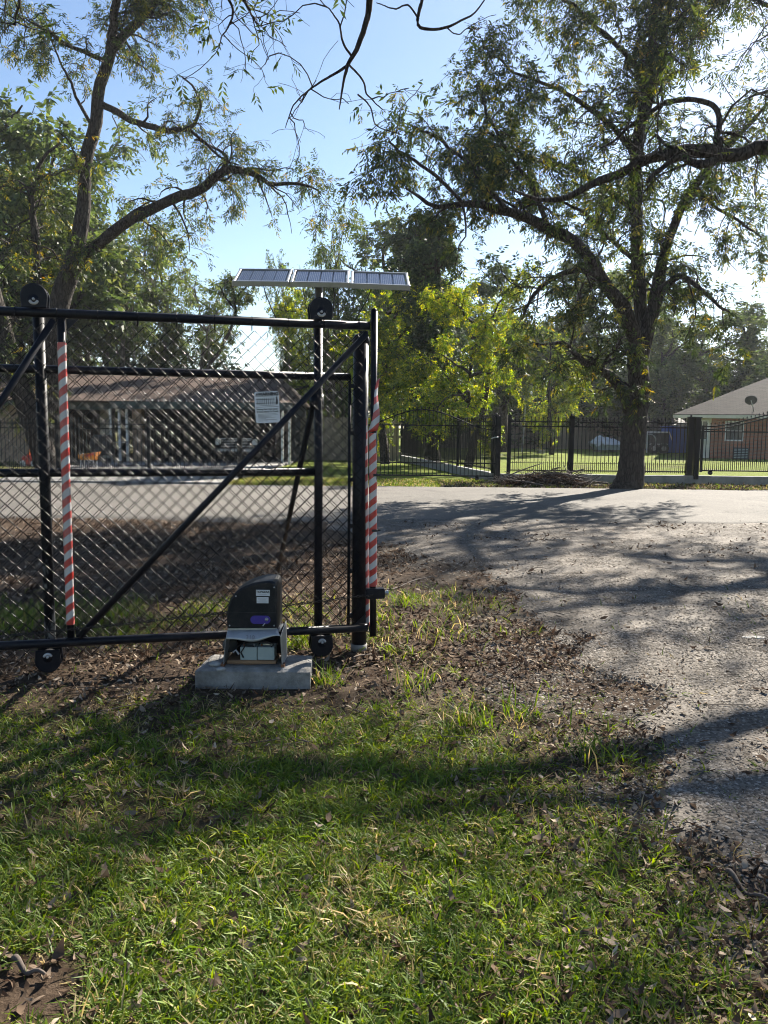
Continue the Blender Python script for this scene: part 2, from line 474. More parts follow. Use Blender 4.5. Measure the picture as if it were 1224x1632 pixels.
def ground_mat():
    mt, nt, bs, out = nodes('soil grass and leaf litter ground')
    at = nt.nodes.new('ShaderNodeAttribute'); at.attribute_name = 'tint'
    sp = nt.nodes.new('ShaderNodeSeparateColor'); nt.links.new(at.outputs['Color'], sp.inputs[0])
    c = nt.nodes.new('ShaderNodeTexCoord')
    v = c.outputs['Object']
    n1 = noise(nt, 22, 8, 0.75, v); n2 = noise(nt, 70, 6, 0.7, v); n3 = noise(nt, 1.3, 5, 0.6, v)
    soil = ramp(nt, n1, [(0.3, (0.035, 0.024, 0.017)), (0.55, (0.085, 0.06, 0.043)), (0.75, (0.16, 0.12, 0.088))])
    straw = ramp(nt, n2, [(0.35, (0.06, 0.06, 0.022)), (0.6, (0.15, 0.14, 0.055)), (0.75, (0.27, 0.22, 0.11))])
    lawn = ramp(nt, n1, [(0.3, (0.075, 0.115, 0.014)), (0.55, (0.16, 0.20, 0.026)), (0.75, (0.26, 0.26, 0.05))])
    a = mixc(nt, sp.outputs[0], soil, straw)
    b = mixc(nt, math_n(nt, 'MULTIPLY', sp.outputs[1], 1.0), a, lawn)
    grit = ramp(nt, n2, [(0.35, (0.06, 0.052, 0.044)), (0.55, (0.12, 0.106, 0.09)), (0.72, (0.21, 0.19, 0.165))])
    b = mixc(nt, sp.outputs[2], b, grit)
    sh = ramp(nt, n3, [(0.3, (0.8, 0.8, 0.8)), (0.7, (1.15, 1.12, 1.05))])
    nt.links.new(mixc(nt, 1.0, b, sh, 'MULTIPLY'), bs.inputs['Base Color'])
    bs.inputs['Roughness'].default_value = 1.0
    bs.inputs['Specular IOR Level'].default_value = 0.1
    bump(nt, bs, math_n(nt, 'ADD', n1, n2), 0.9, 0.03)
    return mt
M['ground'] = ground_mat()

def road_mat(name, lo, hi, agg, crack=True):
    mt, nt, bs, out = nodes(name)
    c = nt.nodes.new('ShaderNodeTexCoord'); v = c.outputs['Object']
    n1 = noise(nt, 0.55, 9, 0.72, v, 0.8); n2 = noise(nt, agg, 4, 0.7, v)
    vo = nt.nodes.new('ShaderNodeTexVoronoi'); vo.inputs['Scale'].default_value = agg
    nt.links.new(v, vo.inputs['Vector'])
    base = ramp(nt, n1, [(0.3, lo), (0.7, hi)])
    spk = ramp(nt, vo.outputs['Color'], [(0.1, (0.55, 0.55, 0.56)), (0.55, (1, 1, 1)), (0.95, (1.5, 1.48, 1.42))])
    col = mixc(nt, 1.0, base, spk, 'MULTIPLY')
    if not crack:
        vs_ = objco(nt, (0.9, 0.16, 1))
        tr_ = ramp(nt, noise(nt, 1.1, 5, 0.6, vs_, 0.4), [(0.36, (0.62, 0.60, 0.57)), (0.52, (1, 1, 1)), (0.68, (1.22, 1.2, 1.15))])
        col = mixc(nt, 0.85, col, tr_, 'MULTIPLY')
        dk = ramp(nt, noise(nt, 2.3, 7, 0.72, v), [(0.40, (0.42, 0.36, 0.30)), (0.50, (1, 1, 1))])
        col = mixc(nt, 0.8, col, dk, 'MULTIPLY')
    if crack:
        vc = nt.nodes.new('ShaderNodeTexVoronoi'); vc.feature = 'DISTANCE_TO_EDGE'; vc.inputs['Scale'].default_value = 0.45
        wv = nt.nodes.new('ShaderNodeVectorMath'); wv.operation = 'ADD'
        nn = nt.nodes.new('ShaderNodeTexNoise'); nn.inputs['Scale'].default_value = 2.5; nn.inputs['Detail'].default_value = 5
        nt.links.new(v, nn.inputs['Vector']); nt.links.new(v, wv.inputs[0]); nt.links.new(nn.outputs['Color'], wv.inputs[1])
        nt.links.new(wv.outputs[0], vc.inputs['Vector'])
        k = ramp(nt, vc.outputs['Distance'], [(0.0, (0.35, 0.35, 0.35)), (0.012, (1, 1, 1))])
        col = mixc(nt, 0.7, col, k, 'MULTIPLY')
    nt.links.new(col, bs.inputs['Base Color'])
    bs.inputs['Roughness'].default_value = 0.9
    bs.inputs['Specular IOR Level'].default_value = 0.25
    bump(nt, bs, vo.outputs['Distance'], 0.5, 0.006)
    return mt
M['road'] = road_mat('worn pale asphalt', (0.082, 0.075, 0.066), (0.14, 0.128, 0.112), 60)
M['gravel'] = road_mat('chip gravel driveway', (0.105, 0.09, 0.075), (0.18, 0.157, 0.132), 55, False)

def roof_mat(name, c1, c2, c3, row=0.16):
    mt, nt, bs, out = nodes(name)
    c = nt.nodes.new('ShaderNodeUVMap'); v = c.outputs[0]
    b = nt.nodes.new('ShaderNodeTexBrick')
    b.inputs['Scale'].default_value = 1.0
    b.inputs['Brick Width'].default_value = 0.32; b.inputs['Row Height'].default_value = row
    b.inputs['Mortar Size'].default_value = 0.014; b.inputs['Bias'].default_value = 0.0
    b.inputs['Color1'].default_value = (*c1, 1); b.inputs['Color2'].default_value = (*c2, 1); b.inputs['Mortar'].default_value = (*c3, 1)
    nt.links.new(v, b.inputs['Vector'])
    n = noise(nt, 1.2, 6, 0.7, v)
    sh = ramp(nt, n, [(0.3, (0.72, 0.72, 0.72)), (0.7, (1.2, 1.18, 1.14))])
    nt.links.new(mixc(nt, 1.0, b.outputs['Color'], sh, 'MULTIPLY'), bs.inputs['Base Color'])
    bs.inputs['Roughness'].default_value = 0.9
    bs.inputs['Specular IOR Level'].default_value = 0.08
    bump(nt, bs, b.outputs['Fac'], -0.6, 0.02)
    return mt
M['roofbrown'] = roof_mat('brown shingles', (0.10, 0.073, 0.06), (0.15, 0.112, 0.094), (0.05, 0.037, 0.03))
M['roofgrey'] = roof_mat('grey shingles', (0.022, 0.019, 0.0175), (0.036, 0.032, 0.029), (0.015, 0.013, 0.012))
M['brick'] = roof_mat('red brick', (0.30, 0.10, 0.06), (0.36, 0.145, 0.09), (0.26, 0.20, 0.16), 0.075)
# ------------------------------------------------------------------ ground
BX = [at_z(*p) for p in ((600, 842), (690, 872), (760, 900), (840, 950), (895, 1010), (950, 1080), (1005, 1170), (1110, 1290), (1230, 1380), (1420, 1500))]
BXY = np.array([b[1] for b in BX][::-1]); BXX = np.array([b[0] for b in BX][::-1])
ROAD0, ROAD1 = 13.1, 20.6
def drive_s(x, y):
    """signed distance-like field, positive inside the gravel drive"""
    bx = np.interp(y, BXY, BXX)
    bx = np.where(y > BXY[-1], BXX[-1] - (y - BXY[-1]) * 1.2, bx)
    d = (x - bx) + (fbm(x * 1.3, y * 1.3, 5) - 0.5) * 1.5 + 0.35 * sstep(6, 10, y) + (fbm(x * 6, y * 6, 8) - 0.5) * 0.35
    return d
def grass_d(x, y):
    """how much living grass grows at a point, 0..1"""
    n = fbm(x * 0.9 + 3, y * 0.9, 21); n2 = fbm(x * 3.2, y * 3.2, 33)
    g = 1 - sstep(3.7, 4.9, y + (n - 0.5) * 1.6)
    g = g * np.maximum(0.30 + 0.25 * sstep(0.3, 0.5, n2), 1.0 * sstep(0.30, 0.60, n * 0.45 + n2 * 0.55 + 0.07 * (3.6 - y)))
    strip = sstep(5.3, 5.9, y) * (1 - sstep(6.4, 7.6, y)) * 0.55 * sstep(0.40, 0.62, n2)
    right = sstep(4.9, 5.4, y) * (1 - sstep(7, 8.5, y)) * 0.35 * sstep(0.5, 0.7, n2)
    g = g * (1 - 0.75 * sstep(0.2, 1.3, x + (n - 0.5) * 1.6) * sstep(0.34, 0.55, n2) * (y < 4.5))
    verge = sstep(20.75, 21.2, y + (n2 - 0.5) * 0.8)
    g = np.maximum(g, np.maximum(strip * (x < 0), right * (x > 0)))
    bare = np.hypot((x + 0.98) / 0.28, (y - 2.08) / 0.26) + (n2 - 0.5) * 1.2
    g = g * sstep(0.55, 1.15, bare)
    d = drive_s(x, y)
    g = g * (1 - 0.92 * sstep(-0.9, 0.1, d)) * (y < ROAD0 - 0.3)
    return np.maximum(g, verge * (0.35 + 0.65 * sstep(0.35, 0.6, n)))
def ground_h(x, y):
    h = (fbm(x * 0.7, y * 0.7, 3) - 0.5) * 0.07 + (fbm(x * 4, y * 4, 9) - 0.5) * 0.03
    h = h * (0.25 + 0.75 * sstep(1.2, 2.5, np.hypot(x + 0.8, y - 5.0))) - 0.012
    h = h - 0.10 * sstep(6.8, 9, y) * (1 - sstep(11.0, 12.9, y)) * (1 - sstep(-0.8, 1.2, x))   # shallow ditch beyond the gate
    return h * np.where(y > 12.9, 0.35, 1)
def axis(*segs):
    a = [np.arange(s, e, st) for s, e, st in segs]
    return np.concatenate(a + [[segs[-1][1]]])
gx = axis((-700, -60, 80), (-60, -16, 4), (-16, -4.5, 0.5), (-4.5, 6.5, 0.055), (6.5, 16, 0.5), (16, 60, 4), (60, 701, 80))
gy = axis((-60, -4, 4), (-4, 1, 0.5), (1, 8.5, 0.055), (8.5, 24, 0.2), (24, 70, 2), (70, 900, 60))
X, Y = np.meshgrid(gx, gy)
Z = ground_h(X, Y)
def grid_faces(nx, ny):
    i = np.arange(ny - 1)[:, None] * nx + np.arange(nx - 1)[None]
    return np.stack([i, i + 1, i + nx + 1, i + nx], -1).reshape(-1, 4)
V = np.stack([X, Y, Z], -1).reshape(-1, 3)
gd = grass_d(X, Y)
lawn = sstep(20.7, 21.3, Y) * (1 - 0.55 * sstep(0.55, 0.7, fbm(X * 0.5, Y * 0.5, 44)))
lawn = np.where(X < -9, lawn * 0.25, lawn)
grit = sstep(-1.3, 0.1, drive_s(X, Y)) * (Y < 13.6) * (Y > 1.5) * sstep(0.36, 0.56, fbm(X * 2.2, Y * 2.2, 49)) * (X > -0.6)
tint = np.stack([gd.ravel(), lawn.ravel(), grit.ravel()], -1)
g_o = np_mesh('ground', V, grid_faces(len(gx), len(gy)), M['ground'], col=tint, smooth=True)
tag(g_o, 'soil and turf ground with dry leaves reaching to the far yards', kind='structure')

def sheet(name, mat, x0, x1, y0, y1, st, zf, label):
    a = np.arange(x0, x1 + st / 2, st); b = np.arange(y0, y1 + st / 2, st)
    A, B = np.meshgrid(a, b)
    P = np.stack([A, B, zf(A, B)], -1).reshape(-1, 3)
    o = np_mesh(name, P, grid_faces(len(a), len(b)), mat, smooth=True)
    return tag(o, label, kind='structure')
def drive_z(x, y):
    d = drive_s(x, y)
    e = np.clip(d * 0.12, -0.06, 0.02)
    return ground_h(x, y) + e + (fbm(x * 9, y * 9, 12) - 0.5) * 0.006
dr = sheet('driveway', M['gravel'], -0.9, 9.0, -2.0, ROAD0 + 0.25, 0.05, drive_z, 'grey chip gravel driveway running from the lawn edge to the road')
def road_z(x, y):
    near = y - (ROAD0 + (fbm(x * 0.8, 0 * x, 61) - 0.5) * 0.5 + (fbm(x * 5, 0 * x, 62) - 0.5) * 0.16)
    far = (ROAD1 + (fbm(x * 0.9, 0 * x, 63) - 0.5) * 0.4 + (fbm(x * 5, 0 * x, 64) - 0.5) * 0.2) - y
    e = np.minimum(near, far)
    return np.clip(e * 0.5, -0.10, 0.035) + 0.03 * np.clip((y - ROAD0) * (ROAD1 - y) / 14, 0, 1)
sheet('road', M['road'], -40, 40, ROAD0 - 0.5, ROAD1 + 0.5, 0.1, road_z, 'worn pale asphalt road crossing beyond the gate')
ap = MB()
a0, a1 = at_z(120, 777), at_z(405, 777)
ap.disc_prism([(-10.2, 20.7), (-4.2, 20.7), (-3.9, 31.5), (-11.6, 31.5)], (0, 0, 0.03), (1, 0, 0), (0, 1, 0), (0, 0, 1), 0.09)
tag(ap.build('concrete_apron', M['slab']), 'pale concrete apron from the road to the open carport', kind='structure')

# ------------------------------------------------------------------ the sliding gate
GL = at_z(66, 1026, 0.19); GR = at_z(590, 1000, 0.19)
gdir = GR - GL; gdir[2] = 0; gdir /= np.linalg.norm(gdir)
gn = np.array([gdir[1], -gdir[0], 0])                 # towards the camera
ZV = np.array([0, 0, 1.0])
def G(px, py, off=0.0):                                # pixel on the plane of the gate -> (u, z)
    p = at_plane(px, py, GL + gn * off, gn)
    return np.dot(p - GL, gdir), p[2]
def W(u, z, off=0.0): return GL + gdir * u + gn * off + ZV * (z - GL[2])
u_tape = G(105, 760)[0]; u_end = 0.5 * (G(600, 560)[0] + G(588, 960)[0])
zt = 0.5 * (G(66, 497)[1] + G(590, 521)[1]); zb = 0.19
u_rp1, u_rp2 = G(71, 760, -0.09)[0], G(508, 760, -0.09)[0]
print('gate', GL, GR, 'u', u_tape, u_end, u_rp1, u_rp2, 'zt', zt, G(66, 497), G(590, 521))
UL = -1.1                                              # the leaf runs on out of the frame to the left
gate = thing('sliding_gate', 'black tube framed chain link sliding gate standing open beside the driveway', 'gate', W((u_end + UL) / 2, 0.1))
gate['group'] = 'gate hardware at the driveway'
del gate['group']
rr = 0.029
def rail(name, a, b, r, mat=None, par=gate, n=14): return MB().tube([a, b], r, n).build(name, mat or M['black'], par, True)
rail('top_rail', W(UL, zt), W(u_end - rr, zt), 0.0275)
rail('bottom_rail', W(UL, zb), W(u_end - rr, zb), 0.0275)
rail('end_post', W(u_end + 0.012, zb - 0.06), W(u_end, zt + 0.10), 0.0225)
MB().tube([W(u_end, zt + 0.10), W(u_end, zt + 0.115)], [0.024, 0.010], 14).build('post_cap', M['black'], gate, True)
rail('upright_tube', W(u_tape, zb + 0.03), W(u_tape, zt - 0.03), 0.0225)
rail('diagonal_brace', W(u_tape + 0.05, zb + 0.035, 0.01), W(u_end - 0.05, zt - 0.05, 0.01), 0.0205)
rail('diagonal_brace', W(u_tape - 0.04, zt - 0.04, 0.01), W(u_tape - 1.0, zb + 0.45, 0.01), 0.0205)
for u in (u_tape + 0.03, u_end - 0.04):                # weld gussets
    for z, s in ((zb, 1), (zt, -1)):
        MB().disc_prism([(0, 0), (0.07, 0), (0, 0.07)] if (u < u_end - 0.2) else [(0, 0), (0, 0.07), (-0.07, 0)], W(u, z + s * 0.03), gdir, ZV * s, gn, 0.008).build('gusset', M['black'], gate)

def chain_link(name, u0, u1, z0, z1, off, par, w=0.0835, r=0.0021, seed=0, flip=1, mat='wire'):
    h = w / 2
    nw = int((u1 - u0) / h); nz = int((z1 - z0) / h)
    rs = np.random.default_rng(seed)
    Vs, Fs, base = [], [], 0
    n = 4
    for i in range(nw):
        us, zs, ys = [], [], []
        for k in range(nz):
            ua = u0 + i * h + (h if (k + i) % 2 else 0); ub = u0 + i * h + (h if (k + 1 + i) % 2 else 0)
            sgn = flip if ub > ua else -flip
            for t in (0.07, 0.16, 0.84, 0.93):
                us.append(ua + (ub - ua) * t); zs.append(z1 - (k + t) * h); ys.append(sgn * (0.0033 if 0.1 < t < 0.9 else 0.0012))
        us = np.array(us) + (fbm(np.array(us) * 1.5, np.array(zs) * 1.5, seed + 70) - 0.5) * 0.02
        ys = np.array(ys) + (fbm(np.array(us) * 1.2, np.array(zs) * 1.2, seed + 71) - 0.5) * 0.05
        P = GL[None] + np.outer(us, gdir) + np.outer(off + ys, gn) + np.outer(np.array(zs) - GL[2], ZV)
        t = np.gradient(P, axis=0); t /= np.linalg.norm(t, axis=1)[:, None]
        a = np.cross(t, gn); a /= np.linalg.norm(a, axis=1)[:, None]
        b = np.cross(t, a)
        ring = np.stack([P + r * (a * c + b * s) for c, s in ((1, 0), (0, 1), (-1, 0), (0, -1))], 1)
        Vs.append(ring.reshape(-1, 3))
        m_ = len(P)
        ii = np.arange(m_ - 1)[:, None] * n
        jj = np.arange(n)[None]; j2 = (jj + 1) % n
        Fs.append(np.stack([ii + jj, ii + j2, ii + n + j2, ii + n + jj], -1).reshape(-1, 4) + base)
        base += m_ * n
    o = np_mesh(name, np.concatenate(Vs), np.concatenate(Fs), M[mat], par, smooth=True)
    o['kind'] = 'stuff'
    return o
chain_link('chain_link_mesh', UL, u_end - 0.03, zb + 0.03, zt - 0.055, -0.028, gate, seed=1)

def sleeve(name, u, z0, z1, r, par, off=0.0, tilt=0.0, n=18, seg=28):
    mb = MB(); zz = np.linspace(z0, z1, seg)
    pts = [W(u + tilt * (z - z0) / (z1 - z0), z, off) for z in zz]
    rs_ = [r + 0.0025 * (hash2(np.array([i]), np.array([int(u * 99)]), 3)[0] - 0.3) for i in range(seg)]
    mb.tube(pts, rs_, n, False)
    return mb.build(name, M['tape'], par, True)
sleeve('hazard_tape', u_tape, G(105, 995)[1], G(104, 546)[1], 0.0255, gate)
sleeve('hazard_tape', u_end + 0.010, G(590, 934)[1], G(594, 690)[1], 0.0262, gate, 0.0, -0.012)
# loose upper end of the tape, twisted away from the post
mb = MB()
vs = []
L = 16
for i in range(L):
    t = i / (L - 1)
    u0_, z0_ = G(591 + 3 * t, 690 - 4 * t)
    px_c, py_c = 592 + 11 * t + 2 * math.sin(t * 6), 688 - 84 * t
    hw = 6.5 * (1 - 0.75 * t) + 0.6
    for s in (-1, 1):
        u_, z_ = G(px_c + s * hw, py_c - s * 2)
        vs.append(W(u_, z_, 0.03 + 0.02 * math.sin(t * 5 + s)))
mb.add(vs, [(2 * i, 2 * i + 1, 2 * i + 3, 2 * i + 2) for i in range(L - 1)])
lt = mb.build('loose_tape_end', M['tape'], gate, True)
sm = lt.modifiers.new('thick', 'SOLIDIFY'); sm.thickness = 0.0015
for py in (757, 845):                                  # black straps round the tape
    z = G(590, py)[1]
    MB().tube([W(u_end + 0.01, z - 0.008), W(u_end + 0.01, z + 0.008)], 0.0285, 16).build('strap', M['rubber'], gate, True)
    MB().box(W(u_end + 0.042, z), (0.03, 0.02, 0.012)).build('strap_end', M['rubber'], gate)
# catch bracket near the foot of the end post
zc = G(595, 945)[1]
MB().box(W(u_end + 0.02, zc, 0.01), (0.13, 0.06, 0.07), rot=np.array([gdir, -gn, ZV]).T, bev=0.006).build('catch_bracket', M['black'], gate)
MB().tube([W(u_end + 0.09, zc, 0.01), W(u_end + 0.105, zc, 0.01)], 0.014, 10).tube([W(u_end + 0.100, zc, 0.01), W(u_end + 0.112, zc, 0.01)], 0.02, 6).build('catch_bolt', M['steel'], gate)
# ties holding the wire to the rails
for k in range(14):
    u = UL + 0.1 + k * (u_end - UL - 0.2) / 13
    c = W(u, zt, 0)
    pts = [c + gn * 0.031 * math.cos(a) + ZV * (0.031 * math.sin(a) - (0.03 if 3.6 < a < 5.8 else 0)) for a in np.linspace(0, 2 * math.pi, 13)]
    MB().tube(pts, 0.002, 4).build('wire_tie', M['wire'], gate, True)

# weld beads where the tubes meet
def bead(c, ax, r):
    ax = np.array(ax, float); ax /= np.linalg.norm(ax); u = np.cross(ax, gn if abs(np.dot(ax, gn)) < 0.9 else ZV); u /= np.linalg.norm(u); w = np.cross(ax, u)
    a_ = np.linspace(0, 2 * math.pi, 25)
    MB().tube([c + (u * math.cos(q) + w * math.sin(q)) * (r + 0.0015 * math.sin(q * 9)) for q in a_], 0.0042, 6).build('weld_bead', M['black'], gate, True)
bead(W(u_end - 0.024, zt), gdir, 0.029); bead(W(u_end - 0.02, zb), gdir, 0.029)
bead(W(u_tape, zb + 0.030), ZV, 0.024); bead(W(u_tape, zt - 0.030), ZV, 0.024)
# warning sign hung on the mesh
sc = at_plane(426, 649, GL + gn * 0.012, gn)
su, sz = G(426, 649, 0.012)
sw_, sh_ = 0.155, 0.198
sign = thing('warning_sign', 'small white warning sign with a fence pictogram wired to the gate mesh', 'sign', W(su, sz - sh_ / 2, 0.012))
ca, sa = math.cos(R(3.0)), math.sin(R(3.0))
su_v = gdir * ca + ZV * sa; sv_v = -gdir * sa + ZV * ca
sc = W(su, sz, 0.012)
out = []
for (cx, cy, a0) in ((1, 1, 0), (-1, 1, 90), (-1, -1, 180), (1, -1, 270)):
    for k in range(4):
        a = R(a0 + k * 30)
        out.append((cx * (sw_ / 2 - 0.012) + 0.012 * math.cos(a), cy * (sh_ / 2 - 0.012) + 0.012 * math.sin(a)))
MB().disc_prism(out, sc, su_v, sv_v, gn, 0.004).build('sign_board', M['signw'], sign)
def on_sign(u, v, o=0.0045): return sc + su_v * u + sv_v * v + gn * o
RS = np.array([su_v, gn * 1.0, sv_v]).T
def sbar(mb, u, v, w, h): mb.box(on_sign(u, v, 0.0028), (w, 0.0012, h), rot=np.array([su_v, gn, sv_v]).T)
mb = MB()
sbar(mb, 0, 0.070, sw_ - 0.012, 0.0022); sbar(mb, 0, 0.002, sw_ - 0.012, 0.0022)
mb.build('rule_line', M['ink'], sign)
mb = MB()
for k in range(10): sbar(mb, -0.062 + k * 0.0118, 0.038, 0.0034, 0.044)
sbar(mb, -0.009, 0.050, 0.122, 0.0028); sbar(mb, -0.009, 0.026, 0.122, 0.0028); sbar(mb, 0.002, 0.011, 0.1, 0.0018)
mb.build('fence_pictogram', M['ink'], sign)
mb = MB(); sbar(mb, 0.063, 0.035, 0.013, 0.034); sbar(mb, 0.057, 0.024, 0.006, 0.02)
mb.disc_prism([(0.0062 * math.cos(a), 0.0062 * math.sin(a)) for a in np.linspace(0, 6.28, 11)[:-1]], on_sign(0.062, 0.059, 0.0028), su_v, sv_v, gn, 0.0012)
mb.build('figure_pictogram', M['ink'], sign)
mb = MB()
mb.disc_prism([(0, 0), (0.019, 0), (0.0095, 0.0165)], on_sign(-0.072, 0.0755, 0.0028), su_v, sv_v, gn, 0.0012); mb.build('warning_triangle', M['ink'], sign)
mb = MB()
for k, w in enumerate((0.118, 0.126, 0.084, 0.112, 0.05, 0.12, 0.06)):
    sbar(mb, -0.062 + w / 2, -0.043 - k * 0.0072, w, 0.0016)
mb.build('small_print', M['ink'], sign)
def text(body, size, parent, pos, U, Vv, N, mat, name, bold=0.0, align='CENTER', wide=1.0):
    cu = bpy.data.curves.new(name, 'FONT')
    cu.body = body; cu.size = size; cu.align_x = align; cu.align_y = 'CENTER'; cu.offset = bold; cu.extrude = 0.0004
    cu.space_character = wide
    tmp = bpy.data.objects.new('tmp_text', cu); COL.objects.link(tmp)
    dg = bpy.context.evaluated_depsgraph_get()
    me = bpy.data.meshes.new_from_object(tmp.evaluated_get(dg))
    bpy.data.objects.remove(tmp); bpy.data.curves.remove(cu)
    mm = Matrix.Identity(4)
    for i in range(3): mm[i][0], mm[i][1], mm[i][2], mm[i][3] = U[i], Vv[i], N[i], pos[i] - ORG[parent][i]
    me.transform(mm)
    me.materials.clear(); me.materials.append(mat); me.name = name
    o = bpy.data.objects.new(name, me); COL.objects.link(o); o.parent = parent; ORG[o] = ORG[parent]
    return o
text('WARNING', 0.027, sign, on_sign(0.010, 0.0825), su_v, sv_v, gn, M['ink'], 'sign_lettering', 0.0018)
text('Moving Gate Can Cause', 0.0138, sign, on_sign(0, -0.012), su_v, sv_v, gn, M['ink'], 'sign_lettering', 0.0005)
text('Serious Injury Or Death', 0.0138, sign, on_sign(0, -0.028), su_v, sv_v, gn, M['ink'], 'sign_lettering', 0.0005)

# roller posts that carry the leaf
def roller_housing(par, u, z, up):
    s = 1 if up else -1
    o = [(0.076 * math.cos(a), 0.076 * math.sin(a)) for a in np.linspace(-0.25, math.pi + 0.25, 22)]
    o += [(-0.07, -0.065), (0.07, -0.065)]
    o = [(a, b * s) for a, b in o]
    if s < 0: o = o[::-1]
    c = W(u, z, 0.0)
    h = MB().disc_prism(o, c + gn * 0.03, gdir, ZV, gn, 0.018, 0.004)
    h.disc_prism(o, c - gn * 0.055, gdir, ZV, gn, 0.018, 0.004)
    hh = h.build('roller_plate', M['black'], par)
    MB().tube([c - gn * 0.046, c + gn * 0.02], 0.056, 24).build('roller_wheel', M['rubber'], par, True)
    cc = c + gn * 0.041 - ZV * 0.022 * s
    ring = MB(); pts = [cc + gdir * 0.021 * math.cos(a) + ZV * 0.021 * math.sin(a) for a in np.linspace(math.pi * 1.02, math.pi * 1.98, 14)] if up else [cc + gdir * 0.021 * math.cos(a) + ZV * 0.021 * math.sin(a) for a in np.linspace(0.1, math.pi - 0.1, 14)]
    ring.tube(pts, [0.004] + [0.0095] * 12 + [0.004], 6).build('bolt_ring', M['ring'], par, True)
    MB().tube([cc + ZV * 0.004, cc + gn * 0.012 + ZV * 0.004], 0.0085, 10).build('bolt_head', M['ring'], par, True)
    MB().tube([cc - ZV * 0, cc + gn * 0.002], 0.030, 18).build('bolt_recess', M['black'], par, True)
for u, zz, lab in ((u_rp1, 0, 'scraped black roller post left of the striped upright'), (u_rp2, 1, 'clean black roller post below the solar panels')):
    p = thing('roller_post', lab, 'post', W(u, 0, -0.10), 'roller posts carrying the gate')
    b = MB().tube([W(u, -0.05, -0.10), W(u, 1.2, -0.10), W(u - 0.006, zt + 0.02, -0.10)], 0.033 if zz == 0 else 0.0285, 18)
    b.build('post_tube', M['worn'] if zz == 0 else M['black'], p, True)
    roller_housing(p, u - 0.005, zt + 0.09, True)
    roller_housing(p, u + 0.004, zb - 0.10, False)
    for z in (zt + 0.06, zb - 0.06):
        MB().box(W(u, z, -0.075), (0.09, 0.05, 0.05), rot=np.array([gdir, -gn, ZV]).T, bev=0.004).build('bracket', M['black'], p)
    if zz == 1:
        a = W(*G(500, 640, -0.12), -0.12); e = at_z(437, 938, -0.02)
        MB().tube([a, e], 0.021, 10).build('raking_brace', M['black'], p, True)
        MB().tube([a + gdir * 0.02 - ZV * 0.05, a + gdir * 0.02 + ZV * 0.05], 0.048, 16).build('clamp', M['black'], p, True)

# the chain link fence standing behind the leaf
fo = -0.115
fence = thing('chain_link_fence', 'black chain link fence with its own rails standing behind the sliding gate', 'fence', W(0.4, 0, fo))
zr2 = 0.5 * (G(20, 590, fo)[1] + G(540, 598, fo)[1]); zr3 = 0.5 * (G(20, 757, fo)[1] + G(490, 749, fo)[1])
u_tp = G(574, 760, -0.12)[0]; u_tb = G(556.5, 780, -0.12)[0]
rail('fence_rail', W(UL, zr2, fo), W(u_tb, zr2, fo), 0.026, par=fence)
rail('fence_rail', W(UL, zr3, fo), W(u_rp2 - 0.02, zr3, fo), 0.026, par=fence)
ztp = G(574, 541, -0.12)[1]
MB().tube([W(u_tp, -0.03, -0.12), W(u_tp, ztp, -0.12)], 0.052, 20).build('terminal_post', M['black'], fence, True)
MB().tube([W(u_tp, ztp - 0.03, -0.12), W(u_tp, ztp, -0.12), W(u_tp, ztp + 0.028, -0.12), W(u_tp, ztp + 0.042, -0.12)], [0.058, 0.058, 0.045, 0.012], 20).build('post_cap', M['black'], fence, True)
MB().tube([W(u_tp, 0.0, -0.12), W(u_tp, 0.05, -0.12)], 0.056, 20).build('post_collar', M['kerb'], fence, True)
MB().tube([W(u_tb, 0.12, -0.12), W(u_tb, zr2 + 0.01, -0.12)], 0.0105, 10).build('tension_bar', M['black'], fence, True)
for z in np.linspace(0.25, zr2 - 0.06, 6):
    MB().box(W((u_tb + u_tp) / 2, z, -0.12), (u_tp - u_tb, 0.03, 0.028), rot=np.array([gdir, -gn, ZV]).T, bev=0.003).build('tension_band', M['black'], fence)
chain_link('chain_link_mesh', UL, u_tb + 0.0, 0.06, zr2, fo + 0.036, fence, seed=5, flip=1, mat='wiredull')
u_st = G(582, 760, -0.07)[0]
sleeve('hazard_tape', u_st + 0.03, G(585, 1000, -0.07)[1], G(582, 600, -0.07)[1], 0.014, fence, -0.09, -0.035, 8)

# drive chain through the opener
ch = MB()
zl, zr_ = G(0, 1013, 0.05)[1], G(590, 948, 0.05)[1]
ul, ur = G(0, 1013, 0.05)[0], u_end
def chain_pt(t):
    u = ul - 0.5 + (ur - ul + 0.5) * t
    z = zl + (zr_ - zl) * ((u - ul) / (ur - ul)) - 0.012 * math.sin(math.pi * t)
    return W(u, z, 0.05)
nlink = 150
for k in range(nlink):
    a, b = chain_pt(k / nlink), chain_pt((k + 0.9) / nlink)
    wv = gn if k % 2 else ZV
    for s in (-1, 1):
        ch.tube([a + wv * 0.006 * s, b + wv * 0.006 * s], 0.004, 4)
dc = ch.build('drive_chain', M['chain'], None, org=chain_pt(0.5))
tag(dc, 'dark drive chain stretched along the bottom of the gate into the opener', 'chain')

def unit3(v): return v / np.linalg.norm(v)
